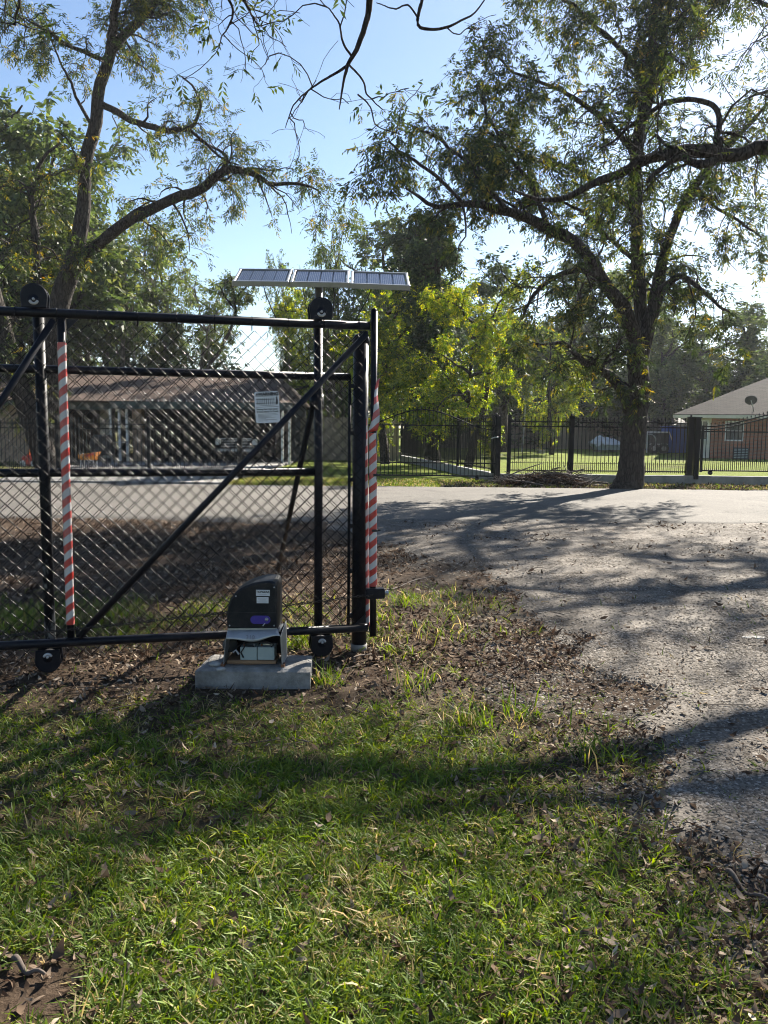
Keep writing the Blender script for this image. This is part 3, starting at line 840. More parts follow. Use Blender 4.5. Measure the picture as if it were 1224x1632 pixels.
# ------------------------------------------------------------------ solar panels on their pole
spo = -0.16
u_sp = G(508, 480, spo)[0]
zs_b = G(508, 459, spo)[1]
solar = thing('solar_array', 'three tilted solar panels on a grey pole above the gate', 'solar panel', W(u_sp, 0, spo))
MB().tube([W(u_sp, 0, spo), W(u_sp, zs_b + 0.05, spo)], 0.026, 14).build('pole', M['steel'], solar, True)
tl = R(23.5)
sg = unit3(gdir * 0.12 + np.array([1.0, 0, 0]) * 0.88); sn = np.array([sg[1], -sg[0], 0])
pv = -sn * math.cos(tl) + ZV * math.sin(tl)             # up the panel, away from the camera
pnrm = sn * math.sin(tl) + ZV * math.cos(tl)
edges = [G(367, 455, spo + 0.15)[0], G(461, 456, spo + 0.15)[0], G(556, 458, spo + 0.15)[0], G(650, 462, spo + 0.15)[0]]
for k in range(3):
    ua, ub = edges[k] + 0.003, edges[k + 1] - 0.003
    wd = ub - ua; dp = 0.36
    drop = (0, 0, -0.008)[k]
    roll = (0.006, 0.0, -0.02)[k]
    pu = sg * math.cos(roll) + ZV * math.sin(roll)
    c0 = W(u_sp, zs_b - 0.005 + drop, spo + 0.15) + sg * ((ua + ub) / 2 - u_sp)
    fr = MB(); RT3 = np.array([pu, pv, pnrm]).T
    t_ = 0.034
    fr.box(c0 + pv * 0.012, (wd, 0.015, t_), rot=RT3, bev=0.002); fr.box(c0 + pv * (dp - 0.012), (wd, 0.015, t_), rot=RT3, bev=0.002)
    for s in (-1, 1): fr.box(c0 + pv * dp / 2 + pu * s * (wd / 2 - 0.011), (0.015, dp - 0.034, t_ - 0.002), rot=RT3, bev=0.002)
    f = fr.build('panel_frame', M['alu'], solar)
    MB().box(c0 + pv * dp / 2 - pnrm * 0.006, (wd - 0.046, dp - 0.048, 0.006), rot=RT3).build('back_sheet', M['white'], f)
    nc = 4
    cw = (wd - 0.05) / nc
    cm = mesh_of(MB().box((0, 0, 0), (cw - 0.003, dp - 0.055, 0.004)), 'cell', M['cell']) if k == 0 else cm
    for j in range(nc):
        q = bpy.data.objects.new('cell', cm); COL.objects.link(q); q.parent = f
        mm = Matrix.Identity(4); pc = c0 + pv * dp / 2 + pu * (-(wd - 0.05) / 2 + (j + 0.5) * cw) + pnrm * 0.008 - ORG[f]
        for i in range(3): mm[i][0], mm[i][1], mm[i][2], mm[i][3] = pu[i], pv[i], pnrm[i], pc[i]
        q.matrix_local = mm; ORG[q] = pc + ORG[f]
MB().box(W(u_sp, zs_b + 0.0, spo + 0.10) + pv * 0.08 - pnrm * 0.012, (edges[3] - edges[0] - 0.1, 0.035, 0.03), rot=np.array([sg, pv, pnrm]).T).build('support_bar', M['steel'], solar)
for pts in (((420, 455), (424, 470), (432, 490), (443, 513)), ((531, 457), (533, 470), (532, 490), (529, 508)), ((592, 460), (584, 480), (572, 500), (560, 520), (548, 545))):
    MB().tube([W(*G(px, py, spo + 0.08), spo + 0.08) for px, py in pts], 0.0035, 5).build('cable', M['rubber'], solar, True)

# ------------------------------------------------------------------ pad, opener, batteries
def atz_y(px, py, Yp): return at_y(px, py, Yp)
Yf = at_z(400, 1094, 0)[1]
xl, xr = at_y(311, 1080, Yf)[0], at_y(494, 1080, Yf)[0]
pt = 0.105
pdep = 0.34
pad = MB()
nx, ny = 26, 12
xs = np.linspace(xl, xr, nx); ys = np.linspace(Yf, Yf + pdep, ny)
top = []
for j, y in enumerate(ys):
    for i, x in enumerate(xs):
        e = min(i, nx - 1 - i, j, ny - 1 - j)
        z = pt - (0.016 if e == 0 else 0.003 if e == 1 else 0) + (fbm(x * 20, y * 20, 90) - 0.5) * 0.008
        xx = x + (0.03 * (j / ny) * (1 if x < (xl + xr) / 2 else -0.6)) + (fbm(np.array(y * 15), np.array(x * 15), 91) - 0.5) * 0.012
        top.append((xx, y + (fbm(x * 14, y * 3, 92) - 0.5) * 0.012, z))
pad.add(top, [(j * nx + i, j * nx + i + 1, (j + 1) * nx + i + 1, (j + 1) * nx + i) for j in range(ny - 1) for i in range(nx - 1)])
rim = [i for i in range(nx)] + [j * nx + nx - 1 for j in range(1, ny)] + [(ny - 1) * nx + i for i in range(nx - 2, -1, -1)] + [j * nx for j in range(ny - 2, 0, -1)]
lower = [(top[i][0], top[i][1], -0.06) for i in rim]
pad.v.append(np.array(lower)); b0 = pad.n; pad.n += len(lower)
for k in range(len(rim)):
    k2 = (k + 1) % len(rim)
    pad.f.append((rim[k], b0 + k, b0 + k2, rim[k2]))
po = pad.build('concrete_pad', M['concrete'], None)
tag(po, 'chipped grey concrete pad under the gate opener', 'concrete pad')
def stone(px, py, s, label, z0):
    c = at_z(px, py, z0 + s * 0.2)
    me = bpy.data.meshes.new('stone'); import bmesh
    bm = bmesh.new(); bmesh.ops.create_icosphere(bm, subdivisions=3, radius=1)
    for v in bm.verts:
        n_ = 0.75 + 0.5 * fbm(v.co.x * 1.7 + px, v.co.y * 1.7 + v.co.z * 2.3, int(px), 3)
        v.co = Vector((v.co.x * s * n_, v.co.y * s * 0.8 * n_, v.co.z * s * 0.42 * n_))
    bm.to_mesh(me); bm.free(); me.materials.append(M['stone'])
    o = bpy.data.objects.new('stone', me); COL.objects.link(o); o.location = [float(q) for q in c]
    return tag(o, label, 'stone', 'stones lying on the concrete pad')
stone(344, 1058, 0.040, 'rounded grey stone on the pad, behind the flatter chip', pt)
stone(352, 1066, 0.030, 'flat grey chip at the front of the rounded stone on the pad', pt)

Yc = Yf + 0.06
op = thing('gate_opener', 'black hooded sliding gate opener on a bent metal stand over the concrete pad', 'gate opener', (at_y(404, 1060, Yc)[0], Yc, pt))
def C(px, py, y=None): return at_y(px, py, Yc if y is None else y)
hood_px = [(362, 1002), (361, 985), (362, 970), (366, 957), (372, 947), (380, 940), (390, 934.5), (402, 930), (414, 927.5), (426, 926.5), (434, 927), (439, 929.5), (441, 935), (441.5, 960), (442, 1003)]
Yh = Yc + 0.02
o2 = [C(px, py, Yh) for px, py in hood_px]
o2 = [(p[0], p[2]) for p in o2]
hd = 0.25
MB().disc_prism(o2[::-1], (0, Yh + hd / 2, 0), (1, 0, 0), (0, 0, 1), (0, 1, 0), hd, 0.012).build('hood', M['hood'], op)
MB().disc_prism([(a, b) for a, b in [(C(363, 1000, Yh)[0], C(363, 1001, Yh)[2]), (C(441, 1000, Yh)[0], C(441, 1001, Yh)[2]), (C(441, 1000, Yh)[0], C(441, 1005, Yh)[2]), (C(363, 1000, Yh)[0], C(363, 1005, Yh)[2])]], (0, Yh + hd / 2, 0), (1, 0, 0), (0, 0, 1), (0, 1, 0), hd + 0.01).build('base_flange', M['steel'], op)
def plate(px0, py0, px1, py1, y, mat, name, th=0.003, rad=None):
    a, b = C(px0, py0, y), C(px1, py1, y)
    c = (a + b) / 2; w, h = abs(b[0] - a[0]), abs(a[2] - b[2])
    if rad:
        o = []
        r_ = min(rad, h / 2 - 1e-4)
        for cx, cy, a0 in ((1, 1, 0), (-1, 1, 90), (-1, -1, 180), (1, -1, 270)):
            for k in range(5):
                q = R(a0 + k * 22.5); o.append((cx * (w / 2 - r_) + r_ * math.cos(q), cy * (h / 2 - r_) + r_ * math.sin(q)))
        return MB().disc_prism(o, c, (1, 0, 0), (0, 0, 1), (0, -1, 0), th).build(name, mat, op), c
    return MB().box(c, (w, th, h), bev=0.0008).build(name, mat, op), c
for px, py in ((366, 997), (437, 997), (437, 936), (376, 950)):
    q = C(px, py, Yh); MB().tube([q + np.array([0, 0.002, 0]), q - np.array([0, 0.004, 0])], 0.005, 8).build('screw', M['steel'], op, True)
MB().box((C(401, 975, Yh)[0], Yh - 0.0005, C(401, 976, Yh)[2]), (C(440, 975, Yh)[0] - C(363, 975, Yh)[0], 0.003, 0.0025)).build('hood_seam', M['rubber'], op)
MB().tube([C(388, 1048, Yc + 0.045), C(384, 1040, Yc + 0.04), C(391, 1029, Yc + 0.05), C(405, 1030, Yc + 0.06)], 0.0045, 6).build('battery_lead', M['rubber'], op, True)
MB().tube([C(432, 1031, Yc + 0.05), C(437, 1027, Yc + 0.05), C(425, 1023, Yc + 0.07), C(402, 1024, Yc + 0.08)], 0.0045, 6).build('battery_lead', M['rubber'], op, True)
st1, c1 = plate(408, 940, 430, 950, Yh - 0.001, M['white'], 'sticker')
text('TOPGEAR', 0.018, op, c1 + np.array([0, -0.002, 0.006]), (1, 0, 0), (0, 0, 1), (0, -1, 0), M['ink'], 'sticker_lettering', 0.0006)
st2, c2 = plate(409, 951.5, 428, 961.5, Yh - 0.001, M['white'], 'sticker')
mb = MB()
for k in range(5): mb.box(c2 + np.array([-0.003 * (k % 2), -0.0018, 0.012 - k * 0.006]), (0.058 - 0.01 * (k % 3), 0.0008, 0.0012))
mb.box(c1 + np.array([0, -0.0018, -0.008]), (0.05, 0.0008, 0.0012)); mb.box(c1 + np.array([0, -0.0018, -0.0125]), (0.04, 0.0008, 0.0012))
mb.build('sticker_print', M['pencil'], op)
vp, c3 = plate(399, 981, 431, 994.5, Yh - 0.001, M['purple'], 'lock_plate', 0.004, 0.05)
lk = C(425, 987, Yh - 0.006)
MB().tube([lk + np.array([0, 0.006, 0]), lk + np.array([0, -0.008, 0])], 0.0105, 16).build('lock_cylinder', M['chrome'], op, True)
kk = C(420.5, 995.5, Yh - 0.006)
MB().tube([kk + np.array([0.007, 0, 0.009]), kk + np.array([-0.006, -0.004, -0.008])], 0.003, 6).build('key', M['steel'], op)
# bent sheet metal stand
zc0 = pt - 0.004
tl_, tr_ = C(363, 1005, Yc + 0.02), C(443, 1003, Yc + 0.02)
fl_, frr = C(360, 1019, Yc - 0.035), C(446.5, 1014.5, Yc - 0.035)
bl_, br_ = C(357, 1066, Yc - 0.0), C(449.5, 1066, Yc - 0.0)
n_ = 15
lipv = []; th = 0.004
for j in range(5):
    v = j / 4
    for i in range(n_):
        u = i / (n_ - 1)
        a = tl_ * (1 - u) + tr_ * u; b = fl_ * (1 - u) + frr * u
        sag = -0.018 * math.sin(math.pi * min(1, u * 1.1)) * v + 0.006 * math.sin(u * 9) * v
        p = a * (1 - v) + b * v; p = p + np.array([0, -0.01 * math.sin(math.pi * v), sag])
        lipv.append(p)
mb = MB().add(lipv, [(j * n_ + i, j * n_ + i + 1, (j + 1) * n_ + i + 1, (j + 1) * n_ + i) for j in range(4) for i in range(n_ - 1)])
lip = mb.build('bent_lip', M['alu'], op, True)
sm = lip.modifiers.new('thick', 'SOLIDIFY'); sm.thickness = 0.004
text('310', 0.036, op, (lipv[2 * n_ + 7] * 0.5 + lipv[3 * n_ + 7] * 0.5) + np.array([-0.012, -0.0165, 0.006]), (1, 0, 0), (0, 0.5, 0.86), (0, -0.86, 0.5), M['pencil'], 'marker_number', 0.0004)
dpt = 0.24
for a, b, sgn in ((fl_, bl_, -1), (frr, br_, 1)):
    topb = np.array([a[0], Yc + dpt, a[2] + 0.03]); botb = np.array([b[0], Yc + dpt, zc0]); bb = np.array([b[0], Yc - 0.01, zc0]); aa = a.copy()
    vs = [aa, topb, botb, bb]; vs2 = [q + np.array([sgn * 0.004, 0, 0]) for q in vs]
    MB().add(vs + vs2, [(0, 1, 2, 3), (7, 6, 5, 4), (0, 4, 5, 1), (1, 5, 6, 2), (2, 6, 7, 3), (3, 7, 4, 0)]).build('stand_side', M['steel'], op)
    MB().box(bb + np.array([sgn * 0.006, 0.02, 0.01]), (0.022, 0.05, 0.02)).build('stand_foot', M['rust'], op)
xm = (bl_[0] + br_[0]) / 2; wst = br_[0] - bl_[0]
ztop = fl_[2]
MB().box((xm, Yc + dpt - 0.005, (zc0 + ztop) / 2 + 0.02), (wst - 0.02, 0.006, ztop - zc0)).build('stand_back', M['black'], op)
MB().box((xm, Yc + dpt / 2 + 0.02, C(400, 1006)[2] - 0.012), (wst - 0.035, dpt - 0.06, 0.006)).build('stand_top', M['steel'], op)
MB().tube([C(378, 1045, Yc + 0.06), C(373, 1035, Yc + 0.07), C(384, 1027, Yc + 0.08), C(410, 1022, Yc + 0.08), C(436, 1026, Yc + 0.07)], 0.004, 6).build('wiring', M['rubber'], op, True)
MB().tube([C(381, 1043, Yc + 0.05), C(376, 1036, Yc + 0.06), C(371, 1040, Yc + 0.05)], 0.006, 6).build('connector', M['white'], op, True)
MB().tube([C(366, 1028, Yc + 0.1), C(368, 1028, Yc + 0.2)], 0.045, 18).build('motor_body', M['dim'], op, True)
# timber, batteries
def blk(name, px0, py0, px1, py1, y, depth, mat, label, cat, group=None, bev=0.003):
    a, b = at_y(px0, py0, y), at_y(px1, py1, y)
    c = (a + b) / 2 + np.array([0, depth / 2, 0])
    o = MB().box(c, (abs(b[0] - a[0]), depth, abs(a[2] - b[2])), bev=bev).build(name, mat, None)
    return tag(o, label, cat, group)
yb = Yc + 0.035
blk('timber_block', 371, 1059, 426, 1067.5, yb, 0.16, M['timber'], 'lower short brown timber block resting on the pad under the opener', 'timber', 'timber blocks under the batteries')
blk('timber_block', 361, 1052.5, 440, 1058.8, yb, 0.17, M['timber'], 'upper long brown timber block carrying the two batteries', 'timber', 'timber blocks under the batteries')
for a, b, lab in ((382.5, 409.3, 'left one of the two grey batteries in the opener stand'), (410.3, 437.5, 'right one of the two grey batteries in the opener stand')):
    t = thing('battery', lab, 'battery', at_y((a + b) / 2, 1052.2, yb + 0.02), 'batteries inside the opener stand')
    p, q = at_y(a, 1031.5, yb + 0.012), at_y(b, 1052.2, yb + 0.012)
    c = (p + q) / 2 + np.array([0, 0.05, 0])
    MB().box(c, (q[0] - p[0], 0.10, p[2] - q[2]), bev=0.003).build('case', M['battery'], t)
    for s, mt in ((-1, M['rust']), (1, M['steel'])):
        MB().tube([c + np.array([s * 0.03, -0.02, (p[2] - q[2]) / 2]), c + np.array([s * 0.03, -0.02, (p[2] - q[2]) / 2 + 0.012])], 0.005, 8).build('terminal', mt, t)
# ------------------------------------------------------------------ far side of the road
YF = 22.9
def F(px, py, y=YF): return at_y(px, py, y)
zk = F(1000, 757)[2]; zt1 = F(900, 672.5)[2]; zt2 = F(900, 680)[2]; zb1 = F(900, 750)[2]; ztip = F(900, 664)[2]; zsm = F(900, 738)[2]
print('far fence', zk, zb1, zt2, zt1, ztip)
def kerb(a, b, h, w, name, label):
    a = np.array(a, float); b = np.array(b, float)
    d = b - a; L = np.linalg.norm(d); d /= L; nn = np.array([d[1], -d[0]])
    n = max(6, int(L / 0.4)); mb = MB(); vs = []
    for i in range(n + 1):
        p = a + d * L * i / n
        jz = (fbm(p[0] * 1.5, p[1] * 1.5, 130) - 0.5) * 0.03
        for (o, z) in ((-w / 2, -0.15), (-w / 2 + 0.005, h - 0.02 + jz), (-w / 2 + 0.025, h + jz), (w / 2 - 0.025, h + jz), (w / 2 - 0.005, h - 0.02 + jz), (w / 2, -0.15)):
            q = p + nn * o; vs.append((q[0], q[1], z))
    fs = [(i * 6 + j, i * 6 + j + 1, (i + 1) * 6 + j + 1, (i + 1) * 6 + j) for i in range(n) for j in range(5)]
    fs += [tuple(range(6)), tuple(n * 6 + j for j in range(5, -1, -1))]
    mb.add(vs, fs)
    return tag(mb.build(name, M['kerb'], None), label, 'kerb wall')
R0, R1 = F(800, 757)[:2], (0.8, 37.0)
kerb((R0[0] - 0.05, YF), (17, YF), zk, 0.22, 'kerb_wall', 'low concrete kerb wall under the iron fence behind the brush pile')
kerb((R0[0] - 0.15, YF + 0.15), R1, zk, 0.22, 'kerb_wall', 'low concrete kerb wall running back from the road towards the board fence')

def picket_mesh(h):
    mb = MB()
    mb.box((0, 0, h / 2 - 0.03), (0.017, 0.017, h - 0.06))
    mb.tube([(0, 0, h - 0.06), (0, 0, h - 0.045), (0, 0, h - 0.03), (0, 0, h)], [0.009, 0.016, 0.016, 0.001], 6)
    return mesh_of(mb, 'picket', M['iron'])
PK = picket_mesh(ztip - zk - 0.06)
def small_mesh(h):
    mb = MB(); mb.box((0, 0, h / 2), (0.013, 0.013, h)); mb.tube([(0, 0, h), (0, 0, h + 0.04)], [0.012, 0.001], 5)
    return mesh_of(mb, 'short_picket', M['iron'])
PS = small_mesh(zsm - zb1 + 0.05)
def iron_fence(name, a, b, label, z0, short=True, posts=(), sp=0.11, n_max=None, group='iron fence runs across the road'):
    a = np.array(a, float); b = np.array(b, float); d = b - a; L = np.linalg.norm(d); d /= L
    ang = math.atan2(d[1], d[0])
    dz = z0 - zk
    t = thing(name, label, 'iron fence', (*(a + b) / 2, z0), group)
    D3 = np.array([d[0], d[1], 0]); N3 = np.array([d[1], -d[0], 0]); Rm = np.array([D3, N3, [0, 0, 1]]).T
    for z in (zt1, zt2, zb1) + ((zsm,) if short else ()):
        c = np.array([*(a + b) / 2, z + dz]); hh = 0.032 if z != zsm else 0.014
        MB().box(c, (L, 0.026, hh), rot=Rm).build('rail', M['iron'], t)
    n = int(L / sp)
    rs = np.random.default_rng(int(abs(a[0]) * 100))
    sm_ = MB()
    for i in range(n):
        p = a + d * (i + 0.5) * L / n
        piece('picket', PK, t, (p[0], p[1], z0 + 0.06), (R(rs.normal(0, 0.25)), R(rs.normal(0, 0.25)), ang))
        if short:
            p = a + d * (i + 1.0) * L / n
            sm_.box((p[0], p[1], z0 + (zsm - zk) / 2 + 0.05), (0.013, 0.013, zsm - zk - 0.02), rot=Rm)
    if short:
        s = sm_.build('short_pickets', M['iron'], t); s['kind'] = 'stuff'
    for (s, w) in posts:
        p = a + d * s
        h = ztip - zk + 0.01
        MB().box((p[0], p[1], z0 + h / 2 - 0.1), (w, w, h + 0.2), rot=Rm, bev=0.004).build('post', M['iron'], t)
        q = MB().box((p[0], p[1], z0 + h + 0.012), (w + 0.03, w + 0.03, 0.022), rot=Rm, bev=0.004)
        q.tube([(p[0], p[1], z0 + h + 0.02), (p[0], p[1], z0 + h + 0.05), (p[0], p[1], z0 + h + 0.085)], [0.02, 0.035, 0.008], 10)
        q.build('post_cap', M['iron'], t)
    return t
xA = F(793, 757)[0]; xB = F(908, 757)[0]; xC = F(1097, 757)[0]; xD = F(1107, 757)[0]
iron_fence('iron_fence', (xA + 0.3, YF), (xC, YF), 'black iron picket fence on the kerb behind the big road side tree', zk, True,
           [(0.0, 0.09), (xB - xA - 0.3, 0.13), (xC - xA - 0.3, 0.15)])
t = iron_fence('iron_fence', (R0[0] - 0.15, YF + 0.25), R1, 'black iron picket fence running back beside the arched gate to the board fence', zk, False,
           [(0.05, 0.2), (4.2, 0.07), (8.4, 0.07), (14.2, 0.09)])
iron_fence('iron_fence', (-14.5, YF), (-4.1, YF), 'black iron picket fence in front of the low house and the carport', 0.0 + 0.06, True,
           [(0.02, 0.09), (2.6, 0.09), (5.2, 0.09), (7.8, 0.09), (10.38, 0.13)])

def arch_gate(label, x0, x1, y, zc, rise, zlow, zmid, posts, twin, peak=None, roll=None):
    t = thing('arched_iron_gate', label, 'iron gate', ((x0 + x1) / 2, y, 0), 'arched iron gates across the road')
    pk = (x0 + x1) / 2 if peak is None else peak
    hw = max(pk - x0, x1 - pk)
    def top(x):
        v = np.clip(abs(x - pk) / hw, 0, 1)
        return zc + rise * (0.5 + 0.5 * math.cos(math.pi * v))
    for k in range(2 if twin else 1):
        pts = [(x, y, top(x) - 0.085 * k - 0.05) for x in np.linspace(x0, x1, 40)]
        MB().tube(pts, 0.02, 6).build('arch_rail', M['iron'], t, True)
    for z in (zmid, zlow + 0.36, zlow):
        if twin and z == zlow + 0.36: continue
        MB().box(((x0 + x1) / 2, y, z), (x1 - x0, 0.035, 0.035)).build('rail', M['iron'], t)
    for x in (x0, x1):
        MB().box((x, y, (zlow + top(x)) / 2 - 0.03), (0.06, 0.06, top(x) - zlow + 0.02), bev=0.003).build('stile', M['iron'], t)
    n = int((x1 - x0) / 0.11); h0 = ztip - zk - 0.06
    for i in range(1, n):
        x = x0 + (x1 - x0) * i / n
        hh = top(x) + 0.06 - zlow
        o = piece('picket', PK, t, (x, y, zlow)); o.scale = (1, 1, hh / h0)
    if twin:
        s_ = MB()
        for i in range(n):
            x = x0 + (x1 - x0) * (i + 0.5) / n
            s_.box((x, y, zlow + 0.13), (0.013, 0.013, 0.3))
        q = s_.build('short_pickets', M['iron'], t); q['kind'] = 'stuff'
    for x in roll or ():
        MB().tube([(x, y - 0.03, zlow - 0.06), (x, y + 0.03, zlow - 0.06)], 0.06, 16).build('roller', M['rubber'], t, True)
        MB().box((x, y, zlow - 0.01), (0.07, 0.08, 0.07)).build('roller_fork', M['iron'], t)
YG = YF - 0.25
gx0, gx1 = F(556, 700, YG)[0], F(792, 700, YG)[0]
zpk = F(675, 650, YG)[2]
arch_gate('wide arched black iron gate in front of the board fence', gx0, gx1, YG, F(600, 681, YG)[2], zpk - F(600, 681, YG)[2], F(700, 758, YG)[2], F(700, 678, YG)[2], None, False, roll=(F(760, 757, YG)[0], F(575, 757, YG)[0]))
gp = thing('gate_post', 'thick black gate post with a latch at the right end of the arched gate', 'post', (F(791, 757)[0], YG + 0.1, 0))
px_ = F(791, 757)[0]
MB().box((px_, YG + 0.15, 0.85), (0.16, 0.16, 2.0), bev=0.006).build('post_tube', M['iron'], gp)
MB().box((px_, YG + 0.15, 1.865), (0.2, 0.2, 0.03), bev=0.005).tube([(px_, YG + 0.15, 1.88), (px_, YG + 0.15, 1.93)], [0.05, 0.02], 12).build('post_cap', M['iron'], gp)
a = F(783, 699, YG - 0.1); b = F(794, 697, YG - 0.1)
MB().tube([a, (a + b) / 2 + np.array([0, 0, 0.02]), b], 0.016, 8).build('latch', M['steel'], gp, True)
gp = thing('gate_post', 'thick black gate post between the kerb fence and the right hand arched gate', 'post', (xD, YF - 0.02, zk))
MB().box((xD, YF - 0.05, zk + (ztip - zk) / 2 - 0.05), (0.14, 0.14, ztip - zk + 0.1), bev=0.006).build('post_tube', M['iron'], gp)
MB().box((xD, YF - 0.05, ztip + 0.012), (0.18, 0.18, 0.025), bev=0.005).build('post_cap', M['iron'], gp)
za, zb_ = F(1112, 677)[2], F(1224, 655)[2]
arch_gate('double railed arched black iron gate in front of the brick house', xD + 0.12, xD + 5.6, YF - 0.12, za, zb_ - za + 0.06, F(1150, 750)[2], F(1150, 688)[2], None, True, roll=(F(1129, 753)[0],))

# fences of boards
def board_fence(name, a, b, h, bw, label, group=None, jit=0.03):
    a = np.array(a, float); b = np.array(b, float); d = b - a; L = np.linalg.norm(d); d /= L; ang = math.atan2(d[1], d[0])
    t = thing(name, label, 'board fence', (*(a + b) / 2, 0), 'board fences behind the yards')
    me = []
    for k in range(4):
        mb = MB(); w = bw - 0.008 - 0.004 * k
        mb.disc_prism([(-w / 2, 0), (w / 2, 0), (w / 2, h - 0.05), (w / 2 - 0.03, h), (-w / 2 + 0.03, h), (-w / 2, h - 0.05)], (0, 0, 0), (1, 0, 0), (0, 0, 1), (0, 1, 0), 0.018)
        me.append(mesh_of(mb, 'board', M['plank']))
    n = int(L / bw); rs = np.random.default_rng(int(h * 1000 + L))
    N3 = np.array([d[1], -d[0]])
    for i in range(n):
        p = a + d * (i + 0.5) * bw + N3 * rs.uniform(-0.006, 0.006)
        piece('board', me[i % 4], t, (p[0], p[1], -0.03 + rs.normal(0, jit)), (0, R(rs.normal(0, 0.5)), ang))
    Rm = np.array([[d[0], d[1], 0], [N3[0], N3[1], 0], [0, 0, 1]]).T
    for z in (0.35, h * 0.55, h - 0.25):
        c = np.array([*((a + b) / 2 - N3 * 0.04), z]); MB().box(c, (L, 0.04, 0.09), rot=Rm).build('rail', M['plank'], t)
    return t
board_fence('board_fence', (F(440, 733, 37)[0], 37.0), (0.8, 37.0), 1.98, 0.145, 'weathered grey board fence between the carport and the iron fence')
board_fence('board_fence', (2.2, 62.0), (26, 62.0), 2.1, 0.19, 'dark weathered board fence at the back of the bright lawn')

# ------------------------------------------------------------------ the low house with the carport
def uv_poly(name, polys, mat, parent, th=0.06):
    """flat roof slopes with thickness and a UV map in metres (u along the eave, v up the slope)"""
    V_, F_, UV = [], [], []
    for P in polys:
        P = np.array(P, float); n = np.cross(P[1] - P[0], P[2] - P[0]); n /= np.linalg.norm(n)
        if n[2] < 0: n = -n
        u = P[1] - P[0]; u[2] = 0; u /= np.linalg.norm(u); v = np.cross(n, u)
        b0 = len(V_); k = len(P)
        V_ += [p for p in P] + [p - n * th for p in P]
        F_.append(tuple(b0 + i for i in range(k))); F_.append(tuple(b0 + k + i for i in range(k))[::-1])
        for i in range(k): F_.append((b0 + i, b0 + k + i, b0 + k + (i + 1) % k, b0 + (i + 1) % k))
        uvs = [(float(np.dot(p, u)), float(np.dot(p - P[0], v))) for p in P]
        UV += uvs + uvs
    po = ORG[parent]
    me = bpy.data.meshes.new(name); me.from_pydata([list(np.array(v) - po) for v in V_], [], F_); me.update()
    ul_ = me.uv_layers.new(name='UVMap')
    for l in me.loops: ul_.data[l.index].uv = UV[l.vertex_index]
    return link(name, me, mat, parent, po)
YH = 32.5
h1 = thing('house', 'low brown roofed house with an open carport seen through the gate mesh', 'house', (F(250, 737, YH)[0], YH, 0))
ye, yr = 31.7, 37.0
ze = at_y(300, 640, ye)[2]; zr = at_y(300, 594, yr)[2]
xl_, xre, xrr = -26.0, at_y(462, 640, ye)[0], at_y(441, 596, yr)[0]
uv_poly('roof', [[(xl_, ye, ze), (xre, ye, ze), (xrr, yr, zr), (xl_, yr, zr)], [(xre, ye, ze), (xre, 42.3, ze), (xrr, yr, zr)], [(xre, 42.3, ze), (xl_, 42.3, ze), (xl_, yr, zr), (xrr, yr, zr)]], M['roofbrown'], h1)
def hx(px, y=YH): return at_y(px, 700, y)[0]
def fb(px0, px1, z0, z1, y, th, mat, name, par=h1): 
    a, b = hx(px0, y), hx(px1, y)
    return MB().box(((a + b) / 2, y + th / 2, (z0 + z1) / 2), (b - a, th, z1 - z0)).build(name, mat, par)
fb(176, 466, ze - 0.30, ze - 0.02, ye - 0.02, 0.05, M['fascia'], 'fascia')
fb(-250, 68, ze - 0.20, ze - 0.02, ye - 0.01, 0.05, M['fascia'], 'fascia')
fb(68, 176, ze - 0.34, ze - 0.05, ye + 0.75, 0.05, M['fascia'], 'fascia')
# board wall on the left, one board after the other
xw0, xw1 = -26.0, hx(66, YH)
bm_ = mesh_of(MB().box((0, 0, (ze - 0.1) / 2), (0.285, 0.04, ze - 0.1)), 'wall_board', M['tan'])
x = xw1
while x > -19.5:
    piece('wall_board', bm_, h1, (x - 0.15, YH, 0.0)); x -= 0.30
MB().box(((-26 + x) / 2, YH, ze / 2), (x + 26, 0.04, ze - 0.1)).build('wall', M['tan'], h1)
MB().box((xw1 - 4, YH + 0.06, ze / 2), (9, 0.05, ze - 0.12)).build('wall', M['dim'], h1)
MB().box((xw1 - 0.03, YH + 4.5, ze / 2), (0.1, 8.8, ze)).build('side_wall', M['tan'], h1)
# carport: floor, back wall, piers, posts
xc0, xc1 = hx(224), hx(446)
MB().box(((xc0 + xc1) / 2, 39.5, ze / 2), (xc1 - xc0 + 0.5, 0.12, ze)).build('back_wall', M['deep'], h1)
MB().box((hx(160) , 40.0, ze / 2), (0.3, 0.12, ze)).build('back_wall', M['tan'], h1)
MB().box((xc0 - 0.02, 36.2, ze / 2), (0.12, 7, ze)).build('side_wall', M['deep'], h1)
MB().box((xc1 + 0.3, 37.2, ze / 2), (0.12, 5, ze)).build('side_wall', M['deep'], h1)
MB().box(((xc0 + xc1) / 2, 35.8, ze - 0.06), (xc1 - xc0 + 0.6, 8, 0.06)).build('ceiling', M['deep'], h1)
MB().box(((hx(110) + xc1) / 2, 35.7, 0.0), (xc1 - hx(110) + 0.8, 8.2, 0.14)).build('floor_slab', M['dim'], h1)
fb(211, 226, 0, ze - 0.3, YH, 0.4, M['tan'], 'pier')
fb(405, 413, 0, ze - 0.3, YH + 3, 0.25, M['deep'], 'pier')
for px in (182, 196, 208, 452, 463):
    MB().tube([(hx(px), YH - 0.4, 0), (hx(px), YH - 0.4, ze - 0.3)], 0.055, 10).build('porch_post', M['postw'], h1)
MB().box((hx(195), YH - 0.35, 0.82), (hx(208) - hx(182), 0.05, 0.05)).build('porch_rail', M['postw'], h1)
for px in (230, 262, 300, 338, 375): 
    fb(px, px + 3, 0.02, ze - 0.32, 39.3, 0.06, M['fascia'], 'wall_batten')
